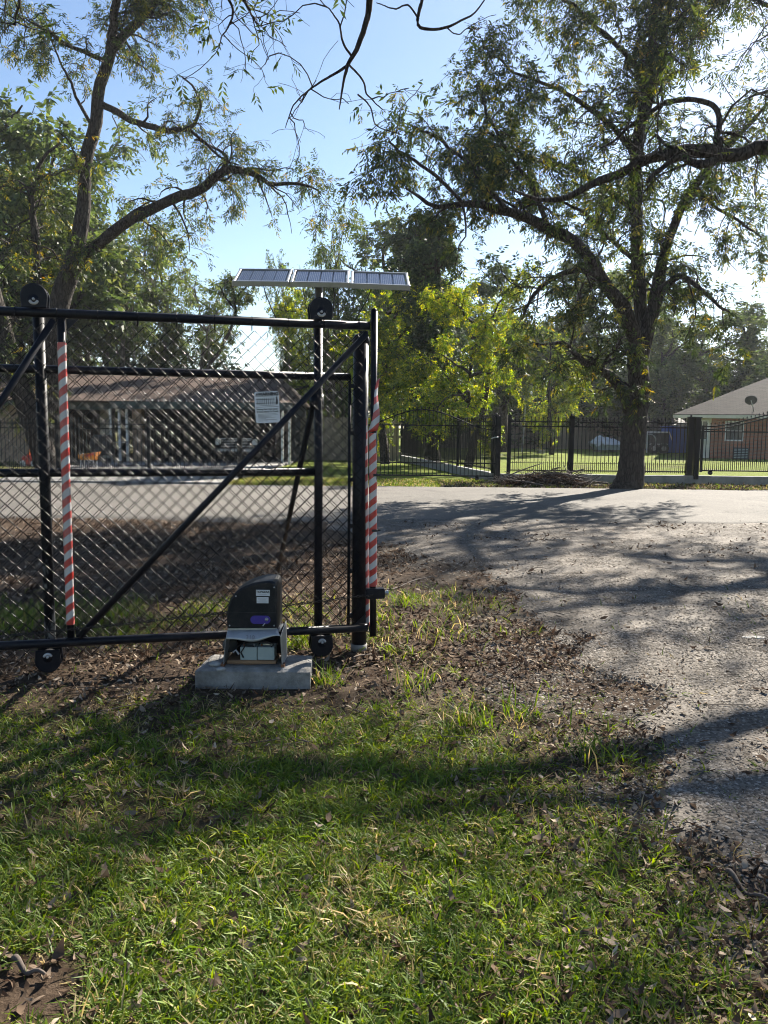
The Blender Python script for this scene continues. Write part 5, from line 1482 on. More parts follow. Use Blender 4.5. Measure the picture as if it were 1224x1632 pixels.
Y1 = 24.6
left_limbs = [
    limb([(84, 764, .52), (84, 745, .42), (82, 700, .37), (80, 620, .34), (84, 560, .33), (90, 500, .31), (102, 455, .29), (119, 410, .26), (129, 360, .22), (134, 310, .20), (141, 250, .185), (151, 200, .18), (159, 160, .165), (168, 110, .155), (176, 78, .15)], Y1, 0, 0.12),
    limb([(176, 80, .13), (180, 40, .12), (186, 0, .11), (192, -70, .09), (200, -160, .06), (190, -260, .03)], Y1, -1.5, 1.3),
    limb([(176, 84, .13), (200, 52, .125), (225, 30, .12), (250, 8, .11), (285, -40, .08), (330, -90, .05), (380, -120, .02)], Y1, 1.0, 2.4),
    limb([(108, 448, .19), (135, 408, .17), (172, 378, .165), (215, 346, .16), (250, 329, .15), (290, 312, .145), (322, 299, .135), (346, 279, .125), (372, 272, .105), (402, 276, .08), (430, 292, .06), (470, 288, .045), (505, 302, .02)], Y1, -1.6, 0.75),
    limb([(346, 279, .06), (362, 255, .05), (350, 240, .04), (325, 228, .03), (308, 222, .02)], Y1 - 1.1, 0, 0.9),
    limb([(164, 168, .10), (185, 178, .095), (212, 192, .09), (240, 203, .085), (268, 209, .08), (298, 206, .065), (314, 190, .05), (318, 165, .04), (308, 140, .03), (290, 120, .02)], Y1, -1.2, 1.0),
    limb([(300, 205, .05), (330, 230, .04), (352, 252, .03), (380, 262, .02)], Y1 - 1.2, 0, 1.0),
    limb([(80, 752, .40), (62, 700, .34), (44, 650, .30), (26, 600, .28), (12, 550, .27), (-2, 500, .25), (-22, 430, .22), (-40, 340, .17), (-50, 240, .12), (-40, 130, .07)], Y1 - 0.3, -1.0, 0.5),
    limb([(70, 560, .14), (64, 480, .135), (60, 430, .13), (57, 380, .12), (50, 330, .10), (55, 290, .08), (70, 255, .05), (95, 225, .03)], Y1 + 1.6, 0, 0.9),
    limb([(172, 100, .07), (140, 85, .06), (105, 70, .05), (75, 48, .035), (40, 30, .02)], Y1, -1.5, 1.6),
    limb([(152, 205, .06), (128, 168, .05), (112, 130, .04), (95, 95, .03), (80, 60, .02)], Y1, 0.8, 0.8),
]
build_tree('pecan_tree', 'tall forked pecan tree leaning over the low house behind the striped upright', left_limbs, at_y(84, 757, Y1) * np.array([1, 1, 0]), 5,
           d1=3.0, L1=(0.6, 1.7), m2=7, q=5, m=9, ll=(0.08, 0.14), lw=0.28, Lc=(0.22, 0.38), hi=1.0, droop=0.4)

Y2 = 20.75
right_limbs = [
    limb([(998, 792, 0.554), (999, 780, 0.437), (1002, 765, 0.361), (1006, 735, 0.319), (1010, 700, 0.302), (1014, 660, 0.290), (1018, 615, 0.273), (1021, 575, 0.252), (1018, 545, 0.227)], Y2, 0, 0.05),
    limb([(1018, 552, 0.197), (1002, 515, 0.180), (992, 488, 0.171), (975, 468, 0.162), (958, 442, 0.153), (938, 412, 0.144), (908, 382, 0.135), (872, 358, 0.126), (840, 341, 0.117), (805, 333, 0.104), (772, 325, 0.090), (738, 324, 0.072), (700, 331, 0.054), (668, 318, 0.041), (640, 300, 0.018)], Y2, -2.5, 0.55),
    limb([(1021, 575, 0.197), (1033, 520, 0.185), (1043, 486, 0.176), (1048, 455, 0.180), (1054, 425, 0.135), (1064, 390, 0.117), (1082, 345, 0.108), (1108, 300, 0.099), (1132, 268, 0.090), (1158, 236, 0.072), (1190, 200, 0.054), (1230, 160, 0.027)], Y2, 0.8, 0.8),
    limb([(1026, 540, 0.171), (1022, 500, 0.167), (1019, 450, 0.162), (1015, 400, 0.158), (1013, 350, 0.158), (1013, 300, 0.153), (1017, 240, 0.149), (1022, 190, 0.144), (1028, 140, 0.131), (1036, 90, 0.117), (1043, 40, 0.104), (1048, -10, 0.090), (1054, -90, 0.063), (1050, -170, 0.027)], Y2 + 0.3, 1.2, 1.0),
    limb([(1020, 210, 0.090), (1040, 150, 0.081), (1055, 105, 0.072), (1062, 50, 0.063), (1075, -20, 0.045), (1095, -100, 0.018)], Y2 + 0.6, 1.0, 1.2),
    limb([(1004, 655, 0.171), (994, 628, 0.149), (982, 610, 0.135), (965, 595, 0.117), (945, 585, 0.099), (925, 572, 0.077), (905, 552, 0.054), (880, 545, 0.036), (855, 550, 0.018)], Y2, -1.5, 1.0),
    limb([(1044, 470, 0.117), (1062, 455, 0.099), (1085, 440, 0.077), (1110, 455, 0.054), (1140, 482, 0.041), (1165, 500, 0.027)], Y2, -1.2, 1.0),
    limb([(955, 440, 0.072), (920, 430, 0.063), (880, 445, 0.054), (850, 470, 0.045), (835, 500, 0.027)], Y2 - 0.8, -1.0, 1.0),
    limb([(1014, 340, 0.090), (980, 310, 0.077), (940, 285, 0.063), (890, 262, 0.050), (840, 250, 0.036), (790, 225, 0.018)], Y2 + 0.6, 0.6, 1.25),
    limb([(1016, 250, 0.081), (980, 205, 0.072), (935, 170, 0.059), (880, 140, 0.045), (820, 110, 0.032), (770, 85, 0.018)], Y2 + 0.8, -1.2, 1.4),
    limb([(1030, 130, 0.072), (990, 80, 0.063), (950, 40, 0.050), (900, 0, 0.036), (850, -40, 0.018)], Y2 + 1.0, 1.0, 1.4),
    limb([(805, 333, 0.063), (770, 290, 0.054), (735, 250, 0.045), (690, 215, 0.036), (650, 200, 0.018)], Y2 - 2, 1.2, 1.15),
    limb([(872, 358, 0.063), (850, 300, 0.054), (815, 250, 0.045), (780, 190, 0.036), (760, 140, 0.018)], Y2 - 1.5, 1.2, 1.2),
    limb([(738, 324, 0.045), (700, 285, 0.041), (650, 250, 0.032), (620, 225, 0.018)], Y2 - 2.3, -0.8, 1.2),
    limb([(1040, 60, 0.054), (1090, 20, 0.045), (1140, -20, 0.036), (1190, -60, 0.018)], Y2 + 1, 0.5, 1.3),
    limb([(1110, 298, 0.063), (1140, 330, 0.045), (1175, 350, 0.036), (1215, 380, 0.018)], Y2 + 0.4, 0.4, 1.0),
    limb([(1018, 420, 0.072), (970, 380, 0.054), (930, 340, 0.045), (890, 320, 0.027)], Y2 + 0.6, 1.0, 1.1),
]
build_tree('pecan_tree', 'big pecan tree standing between the road edge and the kerb fence', right_limbs, at_z(1000, 780, 0), 9,
           d1=3.4, L1=(0.6, 1.7), m2=8, q=5.2, m=9, ll=(0.08, 0.14), lw=0.33, Lc=(0.2, 0.36), hi=0.95, droop=0.4)

# tree rooted to the right of the frame: its limbs reach in over the driveway
Y3 = 9.5
tb = np.array([7.6, 10.2, 0.0])
def WL(pts, rad, leafy=1.0): return (np.array(pts, float), rad, leafy)
crot = at_y(1420, 300, Y3 + 0.4)
lim3 = [WL([tb + (0, 0, -0.1), tb + (0, 0, 0.6), tb + (-0.05, 0, 2.0), tb + (-0.15, -0.1, 3.4), tb + (-0.1, -0.2, 5.0), tb + (0.2, 0.1, 7.0), tb + (0.1, 0.4, 9.0), tb + (0.3, 0.5, 11.0)], [.5, .38, .33, .30, .19, .11, .06, .02], 0.15),
    (np.concatenate([[tb + (-0.15, -0.1, 3.6)], [crot], PX([(1300, 262, 0), (1224, 232, 0), (1185, 240, 0), (1150, 246, 0), (1118, 241, 0), (1085, 238, 0), (1050, 246, 0), (1015, 262, 0), (975, 284, 0), (945, 300, 0), (905, 309, 0), (860, 312, 0), (820, 300, 0)], Y3)[0]]), [.12, .10, .088, .08, .078, .074, .075, .068, .06, .054, .048, .042, .034, .024, .01], 0.3),
    limb([(1150, 246, 0.041), (1143, 222, 0.037), (1149, 198, 0.034), (1144, 174, 0.032), (1124, 160, 0.031), (1090, 160, 0.029), (1058, 166, 0.027), (1030, 182, 0.025), (1002, 202, 0.020), (980, 226, 0.015), (955, 236, 0.009)], Y3, 0.5, 2.0),
    limb([(1150, 248, .05), (1120, 262, .045), (1085, 252, .04), (1060, 262, .03), (1030, 290, .02)], Y3, -0.3, 0.6),
    WL([tb + (-0.1, -0.1, 4.6), tb + (-0.3, -0.9, 5.8), tb + (-0.7, -1.7, 7.0), tb + (-1.1, -2.5, 8.2)], [.10, .08, .05, .02], 1.2),
    WL([tb + (0, 0.1, 5.0), tb + (-0.6, 1.4, 6.4), tb + (-1.4, 2.8, 7.8), tb + (-2.0, 4.0, 8.8)], [.09, .07, .04, .02], 1.0),
    WL([tb + (0, 0.1, 4.6), tb + (0.3, 1.0, 6.0), tb + (0.6, 2.0, 7.2), tb + (0.4, 3.2, 8.2)], [.08, .06, .04, .02], 1.1),
    WL([tb + (0, 0, 6.0), tb + (1.0, 0.6, 7.4), tb + (2.2, 1.2, 8.4), tb + (3.4, 1.6, 9)], [.09, .07, .04, .02], 1.5),
    WL([tb + (0.1, 0, 6.6), tb + (-0.5, -0.8, 8.2), tb + (-1.2, -1.6, 9.6)], [.07, .05, .02], 0.8),
    WL([tb + (0.1, 0, 5.6), tb + (0.8, -1.4, 6.6), tb + (1.2, -3.0, 7.4)], [.13, .09, .02], 0.9),
    # long overhead limb and its hanging shoots
    (np.array([tb + (-0.15, -0.15, 3.9), at_y(1500, -60, 8.6), at_y(1250, -230, 7.6), at_y(980, -300, 6.8), at_y(760, -260, 6.2), at_y(620, -150, 5.9), at_y(540, -140, 5.7)]), [.10, .085, .07, .055, .04, .03, .012], 0.08),
]
build_tree('pecan_tree', 'overhanging pecan tree whose dark limb reaches in from the right edge', lim3, tb, 21,
           d1=2.6, L1=(0.5, 1.5), m2=6, q=3.6, m=9, ll=(0.045, 0.085), lw=0.3, Lc=(0.18, 0.32), hi=0.85, droop=0.4)
tb5 = np.array([11.8, 17.5, 0.0])
def crown_limbs(tb, H, rad, n, seed):
    r5 = np.random.default_rng(seed)
    out = [WL([tb + (0, 0, -0.1), tb + (0, 0, 0.6), tb + (0.05, 0, 3), tb + (-0.1, 0.1, 5.5), tb + (0.1, 0, 8), tb + (0, 0.2, H)], [.55, .42, .36, .28, .16, .03], 0.3)]
    for k in range(n):
        h = r5.uniform(2.8, H * 0.75); a = 2.4 * k + r5.uniform(-.4, .4); l = rad * r5.uniform(0.7, 1.1); d = np.array([math.cos(a), math.sin(a), 0])
        out.append(WL([tb + (0, 0, h), tb + d * l * .35 + (0, 0, h + l * .35), tb + d * l * .7 + (0, 0, h + l * .55), tb + d * l + (0, 0, h + l * .6)], [.13, .10, .06, .02], 1.1))
    return out
build_tree('pecan_tree', 'leafy pecan tree at the right edge shading the drive', crown_limbs(tb5, 11.0, 4.4, 14, 3), tb5, 23,
           d1=2.2, L1=(0.6, 1.6), m2=6, q=2.6, m=9, ll=(0.08, 0.13), lw=0.33, Lc=(0.2, 0.34), hi=0.9, droop=0.4)
# bare hanging shoots at the top, a second tree close overhead
YO = 6.0
tb4 = np.array([-3.4, -3.2, 0.0])
lim4 = [WL([tb4 + (0, 0, -0.1), tb4 + (0, 0, 0.6), tb4 + (0.1, 0.1, 2.2), tb4 + (0.3, 0.5, 4.2), tb4 + (0.6, 1.2, 5.8)], [.42, .32, .27, .23, .19], 0.0),
    (np.array([tb4 + (0.6, 1.2, 5.8), (-1.9, 1.2, 6.6), at_y(560, -420, 4.6), at_y(600, -160, 5.6), at_y(590, -10, 6.0), at_y(582, 40, 6.0), at_y(571, 72, 6.0), at_y(556, 103, 6.0), at_y(548, 130, 6.0), at_y(540, 175, 6.0)]), [.15, .12, .08, .035, .024, .021, .018, .014, .009, .004], 0.0),
    limb([(556, 103, .011), (538, 114, .010), (515, 128, .008), (490, 146, .006), (468, 168, .005), (455, 205, .003)], YO, 0.3, 0.9),
    limb([(562, 92, .009), (546, 66, .008), (540, 36, .006), (520, 10, .004), (500, -8, .003)], YO, -0.3, 0.6),
    limb([(570, 150, .007), (590, 170, .006), (600, 200, .005), (640, 215, .003)], YO + 0.4, 0.2, 0.7),
    limb([(556, 103, .008), (578, 128, .007), (585, 150, .006), (612, 175, .004)], YO, 0.2, 0.5),
    (np.array([(-1.9, 1.2, 6.6), at_y(700, -500, 4.4), at_y(690, -160, 5.5), at_y(674, -12, 5.8), at_y(668, 18, 5.8), at_y(667, 42, 5.8), at_y(688, 46, 5.8), at_y(712, 44, 5.8), at_y(735, 32, 5.8), at_y(757, 18, 5.8), at_y(775, -5, 5.8)]), [.10, .07, .03, .014, .012, .011, .010, .009, .007, .006, .004], 0.0),
    limb([(667, 30, .007), (650, 8, .006), (628, 14, .005), (600, 4, .003)], 5.8, 0.1, 0.25),
    limb([(712, 44, .005), (730, 55, .004), (752, 40, .003), (790, 22, .002)], 5.8, 0.1, 0.4),
    (np.array([tb4 + (0.6, 1.2, 5.8), (-2.9, 0.8, 6.5), at_y(200, -330, 5.6), at_y(330, -90, 7.0), at_y(372, -20, 7.3), at_y(395, 10, 7.4), at_y(410, 40, 7.5)]), [.14, .10, .06, .03, .02, .012, .005], 0.35),
    limb([(330, -90, .02), (350, -30, .014), (372, 20, .010), (352, 60, .004)], 7.0, 0.3, 1.5),
    (np.array([(-2.9, 0.8, 6.5), at_y(60, -260, 5.8), at_y(20, -60, 6.6), at_y(30, 0, 6.8), at_y(24, 40, 6.9)]), [.08, .05, .02, .012, .004], 0.5),
]
build_tree('pecan_tree', 'overhead pecan tree showing only bare drooping shoots at the top', lim4, tb4, 31,
           d1=7.0, L1=(0.25, 0.6), m2=3, L2=(0.12, 0.32), q=1.3, m=7, ll=(0.05, 0.085), lw=0.30, Lc=(0.10, 0.2), hi=0.8, droop=0.1, bare=0.45, n_limb=9, wig=0.03, tw=(0.0035, 0.002))

build_tree('tree', 'single small thin tree left of the solar panels', [limb([(322, 640, .12), (330, 588, .10), (350, 560, .09), (366, 528, .08), (375, 500, .07), (373, 470, .05), (368, 438, .02)], 40, 0, 0.35),
    limb([(374, 492, .05), (358, 472, .04), (350, 455, .02)], 40, -.5, 2), limb([(374, 478, .05), (388, 462, .04), (398, 452, .02)], 40, .5, 2), limb([(372, 460, .04), (362, 445, .02)], 40, .3, 2)], at_y(322, 700, 40) * np.array([1, 1, 0]), 61, leafmat='leafpale', d1=3.0, L1=(0.3, 0.8), m2=5, L2=(0.2, 0.5), q=5, m=5, ll=(0.10, 0.16), lw=0.5, group='trees beyond the road and fences', n_limb=8)
# ---- background trees: a few kinds, copied
def proto(kind, seed):
    rs = np.random.default_rng(seed)
    L_ = []
    def br(p, d, ln, r0, k=5, wig=0.25, up=0.15):
        P = [np.array(p, float)]; d = unit(np.array(d, float))
        for i in range(k):
            d = unit(d + rs.normal(size=3) * wig + np.array([0, 0, up])); P.append(P[-1] + d * ln / k)
        return (np.array(P), list(np.linspace(r0, max(0.015, r0 * 0.2), k + 1)), 1.0)
    if kind == 'round':
        t = br((0, 0, -0.1), (0.05, 0, 1), 7.5, 0.26, 7, 0.08); t = (t[0], t[1], 0.35); L_.append(t)
        for k in range(13):
            h = rs.uniform(2.2, 7.0); a = rs.uniform(0, 6.28); i = np.interp(h, t[0][:, 2], np.arange(len(t[0])))
            p = t[0][int(i)] * (1 - i % 1) + t[0][min(len(t[0]) - 1, int(i) + 1)] * (i % 1)
            L_.append(br(p, (math.cos(a), math.sin(a), 0.55), rs.uniform(2.2, 3.8), 0.10, 5))
        kw = dict(d1=2.2, L1=(0.8, 1.9), m2=6, L2=(0.4, 0.9), q=9, m=5, ll=(0.14, 0.22), lw=0.5, Lc=(0.2, 0.4), leafmat='leafpale', hi=0.8)
    elif kind == 'airy':
        for k in range(5):
            a = rs.uniform(0, 6.28)
            t = br((0.3 * math.cos(a), 0.3 * math.sin(a), -0.1), (0.35 * math.cos(a), 0.35 * math.sin(a), 1), rs.uniform(6.5, 9), 0.13, 7, 0.16, 0.12); t = (t[0], t[1], 0.8); L_.append(t)
            for j in range(4):
                i = rs.integers(3, 7); a2 = rs.uniform(0, 6.28); L_.append(br(t[0][i], (math.cos(a2), math.sin(a2), 0.8), rs.uniform(1.6, 3), 0.05, 4))
        L_ = [(p, r, (w if i else w)) for i, (p, r, w) in enumerate(L_)]
        kw = dict(d1=1.7, L1=(0.7, 1.6), m2=6, L2=(0.4, 0.8), q=4.6, m=5, ll=(0.12, 0.18), lw=0.45, Lc=(0.2, 0.4), leafmat='leafpale', bark='barkpale', hi=0.9)
    elif kind == 'column':
        t = br((0, 0, -0.1), (0, 0, 1), 9.6, 0.32, 8, 0.05); t = (t[0], t[1], 1.6); L_.append(t)
        for k in range(22):
            h = rs.uniform(1.8, 9.2); a = rs.uniform(0, 6.28); L_.append(br((0, 0, h), (math.cos(a), math.sin(a), -0.1), rs.uniform(0.8, 1.7) * (1 if h < 8 else 0.6), 0.05, 4, 0.25, -0.05))
        kw = dict(d1=2.6, L1=(0.4, 1.1), m2=7, L2=(0.3, 0.6), q=6, m=5, ll=(0.10, 0.16), lw=0.6, Lc=(0.15, 0.3), leafmat='leafdark', hi=0.9)
    elif kind == 'yellow':
        t = br((0, 0, -0.1), (0.1, 0, 1), 6.2, 0.20, 6, 0.12); t = (t[0], t[1], 0.4); L_.append(t)
        for k in range(12):
            h = rs.uniform(1.8, 5.8); a = rs.uniform(0, 6.28); L_.append(br((0.1 * h / 6, 0, h), (math.cos(a), math.sin(a), 0.35), rs.uniform(1.8, 3.4), 0.07, 5, 0.2, -0.03))
        kw = dict(d1=2.6, L1=(0.6, 1.5), m2=6, L2=(0.3, 0.8), q=10, m=6, ll=(0.075, 0.125), lw=0.55, Lc=(0.2, 0.35), leafmat='leafyellow', hi=1.0, droop=0.5, p=1.3)
    elif kind == 'bush':
        for k in range(9):
            a = rs.uniform(0, 6.28); L_.append(br((0, 0, -0.1), (0.7 * math.cos(a), 0.7 * math.sin(a), 1), rs.uniform(2.2, 3.4), 0.06, 5, 0.2))
        kw = dict(d1=2.8, L1=(0.5, 1.1), m2=6, L2=(0.3, 0.6), q=6, m=5, ll=(0.10, 0.16), lw=0.55, Lc=(0.15, 0.3), leafmat='leafdark', hi=1.0)
    return L_, kw
def copy_tree(src, loc, s, rz, label):
    r = src.copy(); COL.objects.link(r); ORG[r] = np.array(loc, float)
    r.location = [float(a) for a in loc]; r.scale = (s[0], s[0], s[1]); r.rotation_euler = (0, 0, rz); r['label'] = label
    for c in src.children:
        k = c.copy(); COL.objects.link(k); k.parent = r
    return r
BGG = 'trees beyond the road and fences'
TREES = {  # kind: (seed, [(px, distance, top px, width scale, rot, label)])
    'round': (41, [(40, 41, 150, 1.15, 0.3, 'tall dense green tree behind the left end of the low house'),
                   (880, 66, 395, 1.2, 1.9, 'hazy green tree behind the big pecan, left of its lowest limb'),
                   (1050, 58, 490, 1.2, 2.7, 'tree with yellowing leaves between the big pecan and the grey roof'),
                   (1130, 60, 485, 1.2, 4.0, 'tree rising behind the left slope of the grey roof'),
                   (1205, 62, 468, 1.3, 5.1, 'taller dark tree behind the ridge of the grey roof at right edge'),
                   (955, 74, 415, 1.3, 0.9, 'farthest hazy tree behind the trunk of the big pecan'),
                   (-90, 52, 190, 1.3, 2.2, 'green tree at the left edge behind the leaning trunk'),
                   (800, 52, 395, 1.1, 3.6, 'hazy tree behind the yard pole'),
                   (610, 56, 330, 1.0, 0.4, 'green tree rising behind the tip of the solar panels'),
                   (1330, 52, 430, 1.2, 1.2, 'tree crowding the right edge behind the grey roofed house')]),
    'airy': (42, [(190, 43, 300, 1.0, 0.2, 'airy tree with pale thin stems behind the brown roof'),
                  (285, 45, 370, 0.95, 1.7, 'airy many stemmed tree left of the gap of open sky'),
                  (120, 47, 190, 0.95, 3.1, 'tall pale airy tree behind the forked pecan'),
                  (535, 40, 335, 0.62, 2.2, 'slim airy tree directly behind the solar panel pole'),
                  (1110, 76, 520, 1.0, 5.5, 'pale tree far behind the grey roof'),
                  (470, 50, 400, 0.5, 0.8, 'loose pale tree between the solar pole and the small thin tree')]),
    'column': (43, [(690, 33.5, 322, 1.0, 0.5, 'dark ivy covered tree standing like a column behind the arched gate'),
                    (655, 44, 330, 1.1, 2.4, 'dark tree left of and behind the ivy column')]),
    'yellow': (44, [(745, 30, 430, 0.95, 0.0, 'sunlit yellow green tree above the arched gate'),
                    (615, 34, 415, 1.0, 2.0, 'yellow green tree behind the striped end post'),
                    (520, 44, 440, 0.9, 5.0, 'pale yellow green tree seen under the solar panels'),
                    (880, 48, 500, 0.8, 4.0, 'yellowish tree beyond the lawn left of the big pecan')]),
    'bush': (45, [(305, 43, 548, 1.5, 0.0, 'dark rounded bush showing above the brown roof'),
                  (860, 66, 600, 2.2, 1.0, 'dark shrub mass along the back fence under the hazy trees'),
                  (960, 66, 605, 2.2, 2.0, 'dark shrub mass right of the yard pole'),
                  (1075, 68, 600, 2.2, 3.0, 'dark shrub mass behind the low shed'),
                  (755, 66, 590, 2.2, 5.0, 'dark shrub mass behind the yellow green tree'),
                  (440, 75, 570, 1.5, 4.0, 'low distant shrub on the skyline right of the warning sign'),
                  (130, 46, 690, 0.7, 4.6, 'shrub seen through the open breezeway of the low house'),
                  (520, 70, 590, 2.2, 0.6, 'distant shrub behind the board fence')]),
}
for kind, (seed, lst) in TREES.items():
    L_, kw = proto(kind, seed)
    src = None; hp = None
    for (px, d, ty_, ws, rz, lab) in lst:
        b = at_y(px, 700, d); loc = np.array([b[0], b[1], 0.0]); hgt = at_y(px, ty_, d)[2]
        if src is None:
            src = build_tree('shrub' if kind == 'bush' else 'tree', lab, [(P, r, w) for P, r, w in L_], (0, 0, 0), seed, group='shrubs beyond the fences' if kind == 'bush' else BGG, cat='shrub' if kind == 'bush' else 'tree', n_limb=8, **kw)
            hp = max(v.co.z for c in src.children for v in c.data.vertices)
            s = hgt / hp
            src.location = [float(a) for a in loc]; src.scale = (s * ws, s * ws, s); src.rotation_euler = (0, 0, rz); ORG[src] = loc
        else:
            s = hgt / hp
            copy_tree(src, loc, (s * ws, s), rz, lab)
# far woods that close the skyline
wood_obj = []
rsw = np.random.default_rng(77)
nW = 26000
xa = rsw.uniform(-130, 150, nW); ya = rsw.uniform(95, 125, nW)
hmax = 5.0 + 4.5 * fbm(xa * 0.10, xa * 0 + 3, 401, 4) * sstep(-25, 20, xa) + 2.0 * fbm(xa * 0.5, xa * 0, 402, 3)
za = hmax * rsw.random(nW) ** 0.6
pos = np.stack([xa, ya, za], -1); d = unit(rsw.normal(size=(nW, 3))); w = unit(np.cross(d, rsw.normal(size=(nW, 3)))); lf = rsw.uniform(0.35, 0.8, (nW, 1))
V = np.stack([pos, pos + d * lf * .5 + w * lf * .3, pos + d * lf, pos + d * lf * .5 - w * lf * .3], 1).reshape(-1, 3)
fw = np_mesh('far_woods', V, np.arange(nW * 4).reshape(-1, 4), M['leaf'], None, col=leaf_cols(rsw.random(nW) * 0.8, rsw.random(nW)), org=(0, 110, 0))
tag(fw, 'far off woods closing the skyline behind the yards', 'woods', kind='stuff')

# ------------------------------------------------------------------ ground cover
rsg = np.random.default_rng(5)
def frustum_pts(n, y0, y1, rs, pw=1.0, m=0.6):
    y = y0 + (y1 - y0) * rs.random(n) ** pw
    x = (rs.random(n) * 2 - 1) * (0.52 * y + m)
    return x, y
def blades(x, y, ln, wd, rs, lean=0.8, z0=None, a=None):
    n = len(x); z = ground_h(x, y) - 0.004 if z0 is None else z0
    a = rs.uniform(0, 2 * math.pi, n) if a is None else a
    c, s = np.cos(a), np.sin(a)
    lb = lean * (0.35 + 0.9 * rs.random(n))
    dirx, diry = c * np.sin(lb), s * np.sin(lb); dz = np.cos(lb)
    b = rs.uniform(0, 2 * math.pi, n); wx, wy = -s, c
    tw = rs.normal(0, 0.5, n)
    wx, wy, wz = wx * np.cos(tw), wy * np.cos(tw), np.sin(tw)
    p0 = np.stack([x, y, z], -1)
    dd = np.stack([dirx, diry, dz], -1); W_ = np.stack([wx, wy, wz], -1)
    ln = ln[:, None]; wd = wd[:, None]
    p1 = p0 + dd * ln * 0.5; d2 = unit(dd + np.stack([c * 0.5, s * 0.5, -0.45 * np.ones(n)], -1) * rs.uniform(0.3, 1.3, (n, 1)))
    p2 = p1 + d2 * ln * 0.5
    p2[:, 2] = np.maximum(p2[:, 2], z + 0.004)
    V = np.stack([p0 - W_ * wd * .4, p0 + W_ * wd * .4, p1 + W_ * wd * .5, p1 - W_ * wd * .5, p2 + W_ * wd * .08, p2 - W_ * wd * .08], 1)
    k = (np.arange(n) * 6)[:, None]
    F_ = np.concatenate([k + np.array([0, 1, 2, 3]), k + np.array([3, 2, 4, 5])])
    return V.reshape(-1, 3), F_
def tufts(n, y0, y1, per, rs):
    x, y = frustum_pts(n, y0, y1, rs, 1.2); g = grass_d(x, y)
    k = (rs.random(n) < g * 0.8 + 0.02) & pad_ok(x, y); x, y, g = x[k], y[k], g[k]
    c = rs.integers(per[0], per[1], len(x)); i = np.repeat(np.arange(len(x)), c); m_ = len(i)
    a = rs.uniform(0, 6.283, m_); r_ = rs.uniform(0.002, 0.022, m_)
    X_, Y_ = x[i] + np.cos(a) * r_, y[i] + np.sin(a) * r_
    sz = (0.55 + 0.9 * rs.random(len(x)) ** 2)[i]; tone = rs.random(len(x))[i]; dead = (rs.random(len(x)) < 0.06 + 0.24 * sstep(0.45, 0.65, fbm(x * 2.1, y * 2.1, 57)))[i]
    ln = sz * rs.uniform(0.032, 0.08, m_); wd = np.sqrt(sz) * rs.uniform(0.0030, 0.0066, m_)
    V, F_ = blades(X_, Y_, ln, wd, rs, 1.0, None, a)
    t = np.where(dead, rs.uniform(0.75, 1.0, m_), np.clip(tone * 0.5 + rs.random(m_) * 0.25, 0, 0.72))
    o = np_mesh('grass', V, F_, M['grass'], None, col=np.repeat(np.stack([t, rs.random(m_), 0 * t], -1), 6, 0), org=(float(X_.mean()), float(Y_.mean()), 0))
    print('tuft blades', m_)
    return tag(o, 'tufts of broad bladed turf rising from the patchy lawn', 'grass', kind='stuff')
def grass_obj(name, x, y, ln, wd, dead, rs, label, lean=0.8, z0=None):
    V, F_ = blades(x, y, ln, wd, rs, lean, z0)
    t = np.where(rs.random(len(x)) < dead, rs.uniform(0.78, 1.0, len(x)), rs.uniform(0.0, 0.68, len(x)) * (0.6 + 0.4 * rs.random(len(x))))
    c = np.stack([t, rs.random(len(x)), 0 * t], -1)
    o = np_mesh(name, V, F_, M['grass'], None, col=np.repeat(c, 6, 0), org=(float(x.mean()), float(y.mean()), 0))
    return tag(o, label, 'grass', kind='stuff')
pad_ok = lambda x, y: ~((x > xl - 0.02) & (x < xr + 0.02) & (y > Yf - 0.015) & (y < Yf + pdep + 0.02))
tufts(19000, 1.35, 5.2, (6, 14), rsg)
x, y = frustum_pts(190000, 1.35, 5.6, rsg, 1.25)
g = grass_d(x, y)
k = (rsg.random(len(x)) < g * 0.85 + 0.015) & pad_ok(x, y); x, y, g = x[k], y[k], g[k]
dead = np.clip(0.50 - 0.45 * g + 0.5 * (fbm(x * 2.5, y * 2.5, 55) - 0.5), 0.08, 0.9)
print('blades', len(x))
grass_obj('grass', x, y, rsg.uniform(0.02, 0.065, len(x)), rsg.uniform(0.0025, 0.0055, len(x)), dead, rsg, 'patchy broad bladed lawn grass in the foreground', 1.05)
x, y = frustum_pts(90000, 5.2, 9.0, rsg, 1.0)
g = grass_d(x, y); k = rsg.random(len(x)) < g * 0.8; x, y = x[k], y[k]
grass_obj('grass', x, y, rsg.uniform(0.05, 0.13, len(x)), rsg.uniform(0.004, 0.008, len(x)), 0.25 + 0 * x, rsg, 'sunlit grass tufts among dead leaves behind the gate', 0.8)
x = rsg.uniform(-13, 15, 60000); y = rsg.uniform(20.7, 23.6, 60000); g = grass_d(x, y); k = rsg.random(len(x)) < g * (0.3 + 0.7 * (x < 4.5)) ; x, y = x[k], y[k]
grass_obj('grass', x, y, rsg.uniform(0.05, 0.14, len(x)), rsg.uniform(0.008, 0.016, len(x)), 0.35 + 0 * x, rsg, 'short verge grass between the road and the iron fences', 0.7)
cl_x, cl_y = [], []
for (px, py, n, sp) in ((478, 1030, 120, .05), (488, 1012, 120, .06), (520, 1088, 70, .05), (660, 1090, 60, .08), (600, 990, 90, .10), (750, 1150, 60, .06), (830, 1135, 60, .08), (960, 1205, 60, .08), (20, 1000, 120, .10), (50, 985, 140, .12), (190, 985, 160, .14), (330, 975, 120, .10), (640, 960, 120, .16), (700, 1010, 100, .18)):
    p = at_z(px, py, 0); cl_x.append(p[0] + rsg.normal(0, sp, n)); cl_y.append(p[1] + rsg.normal(0, sp, n))
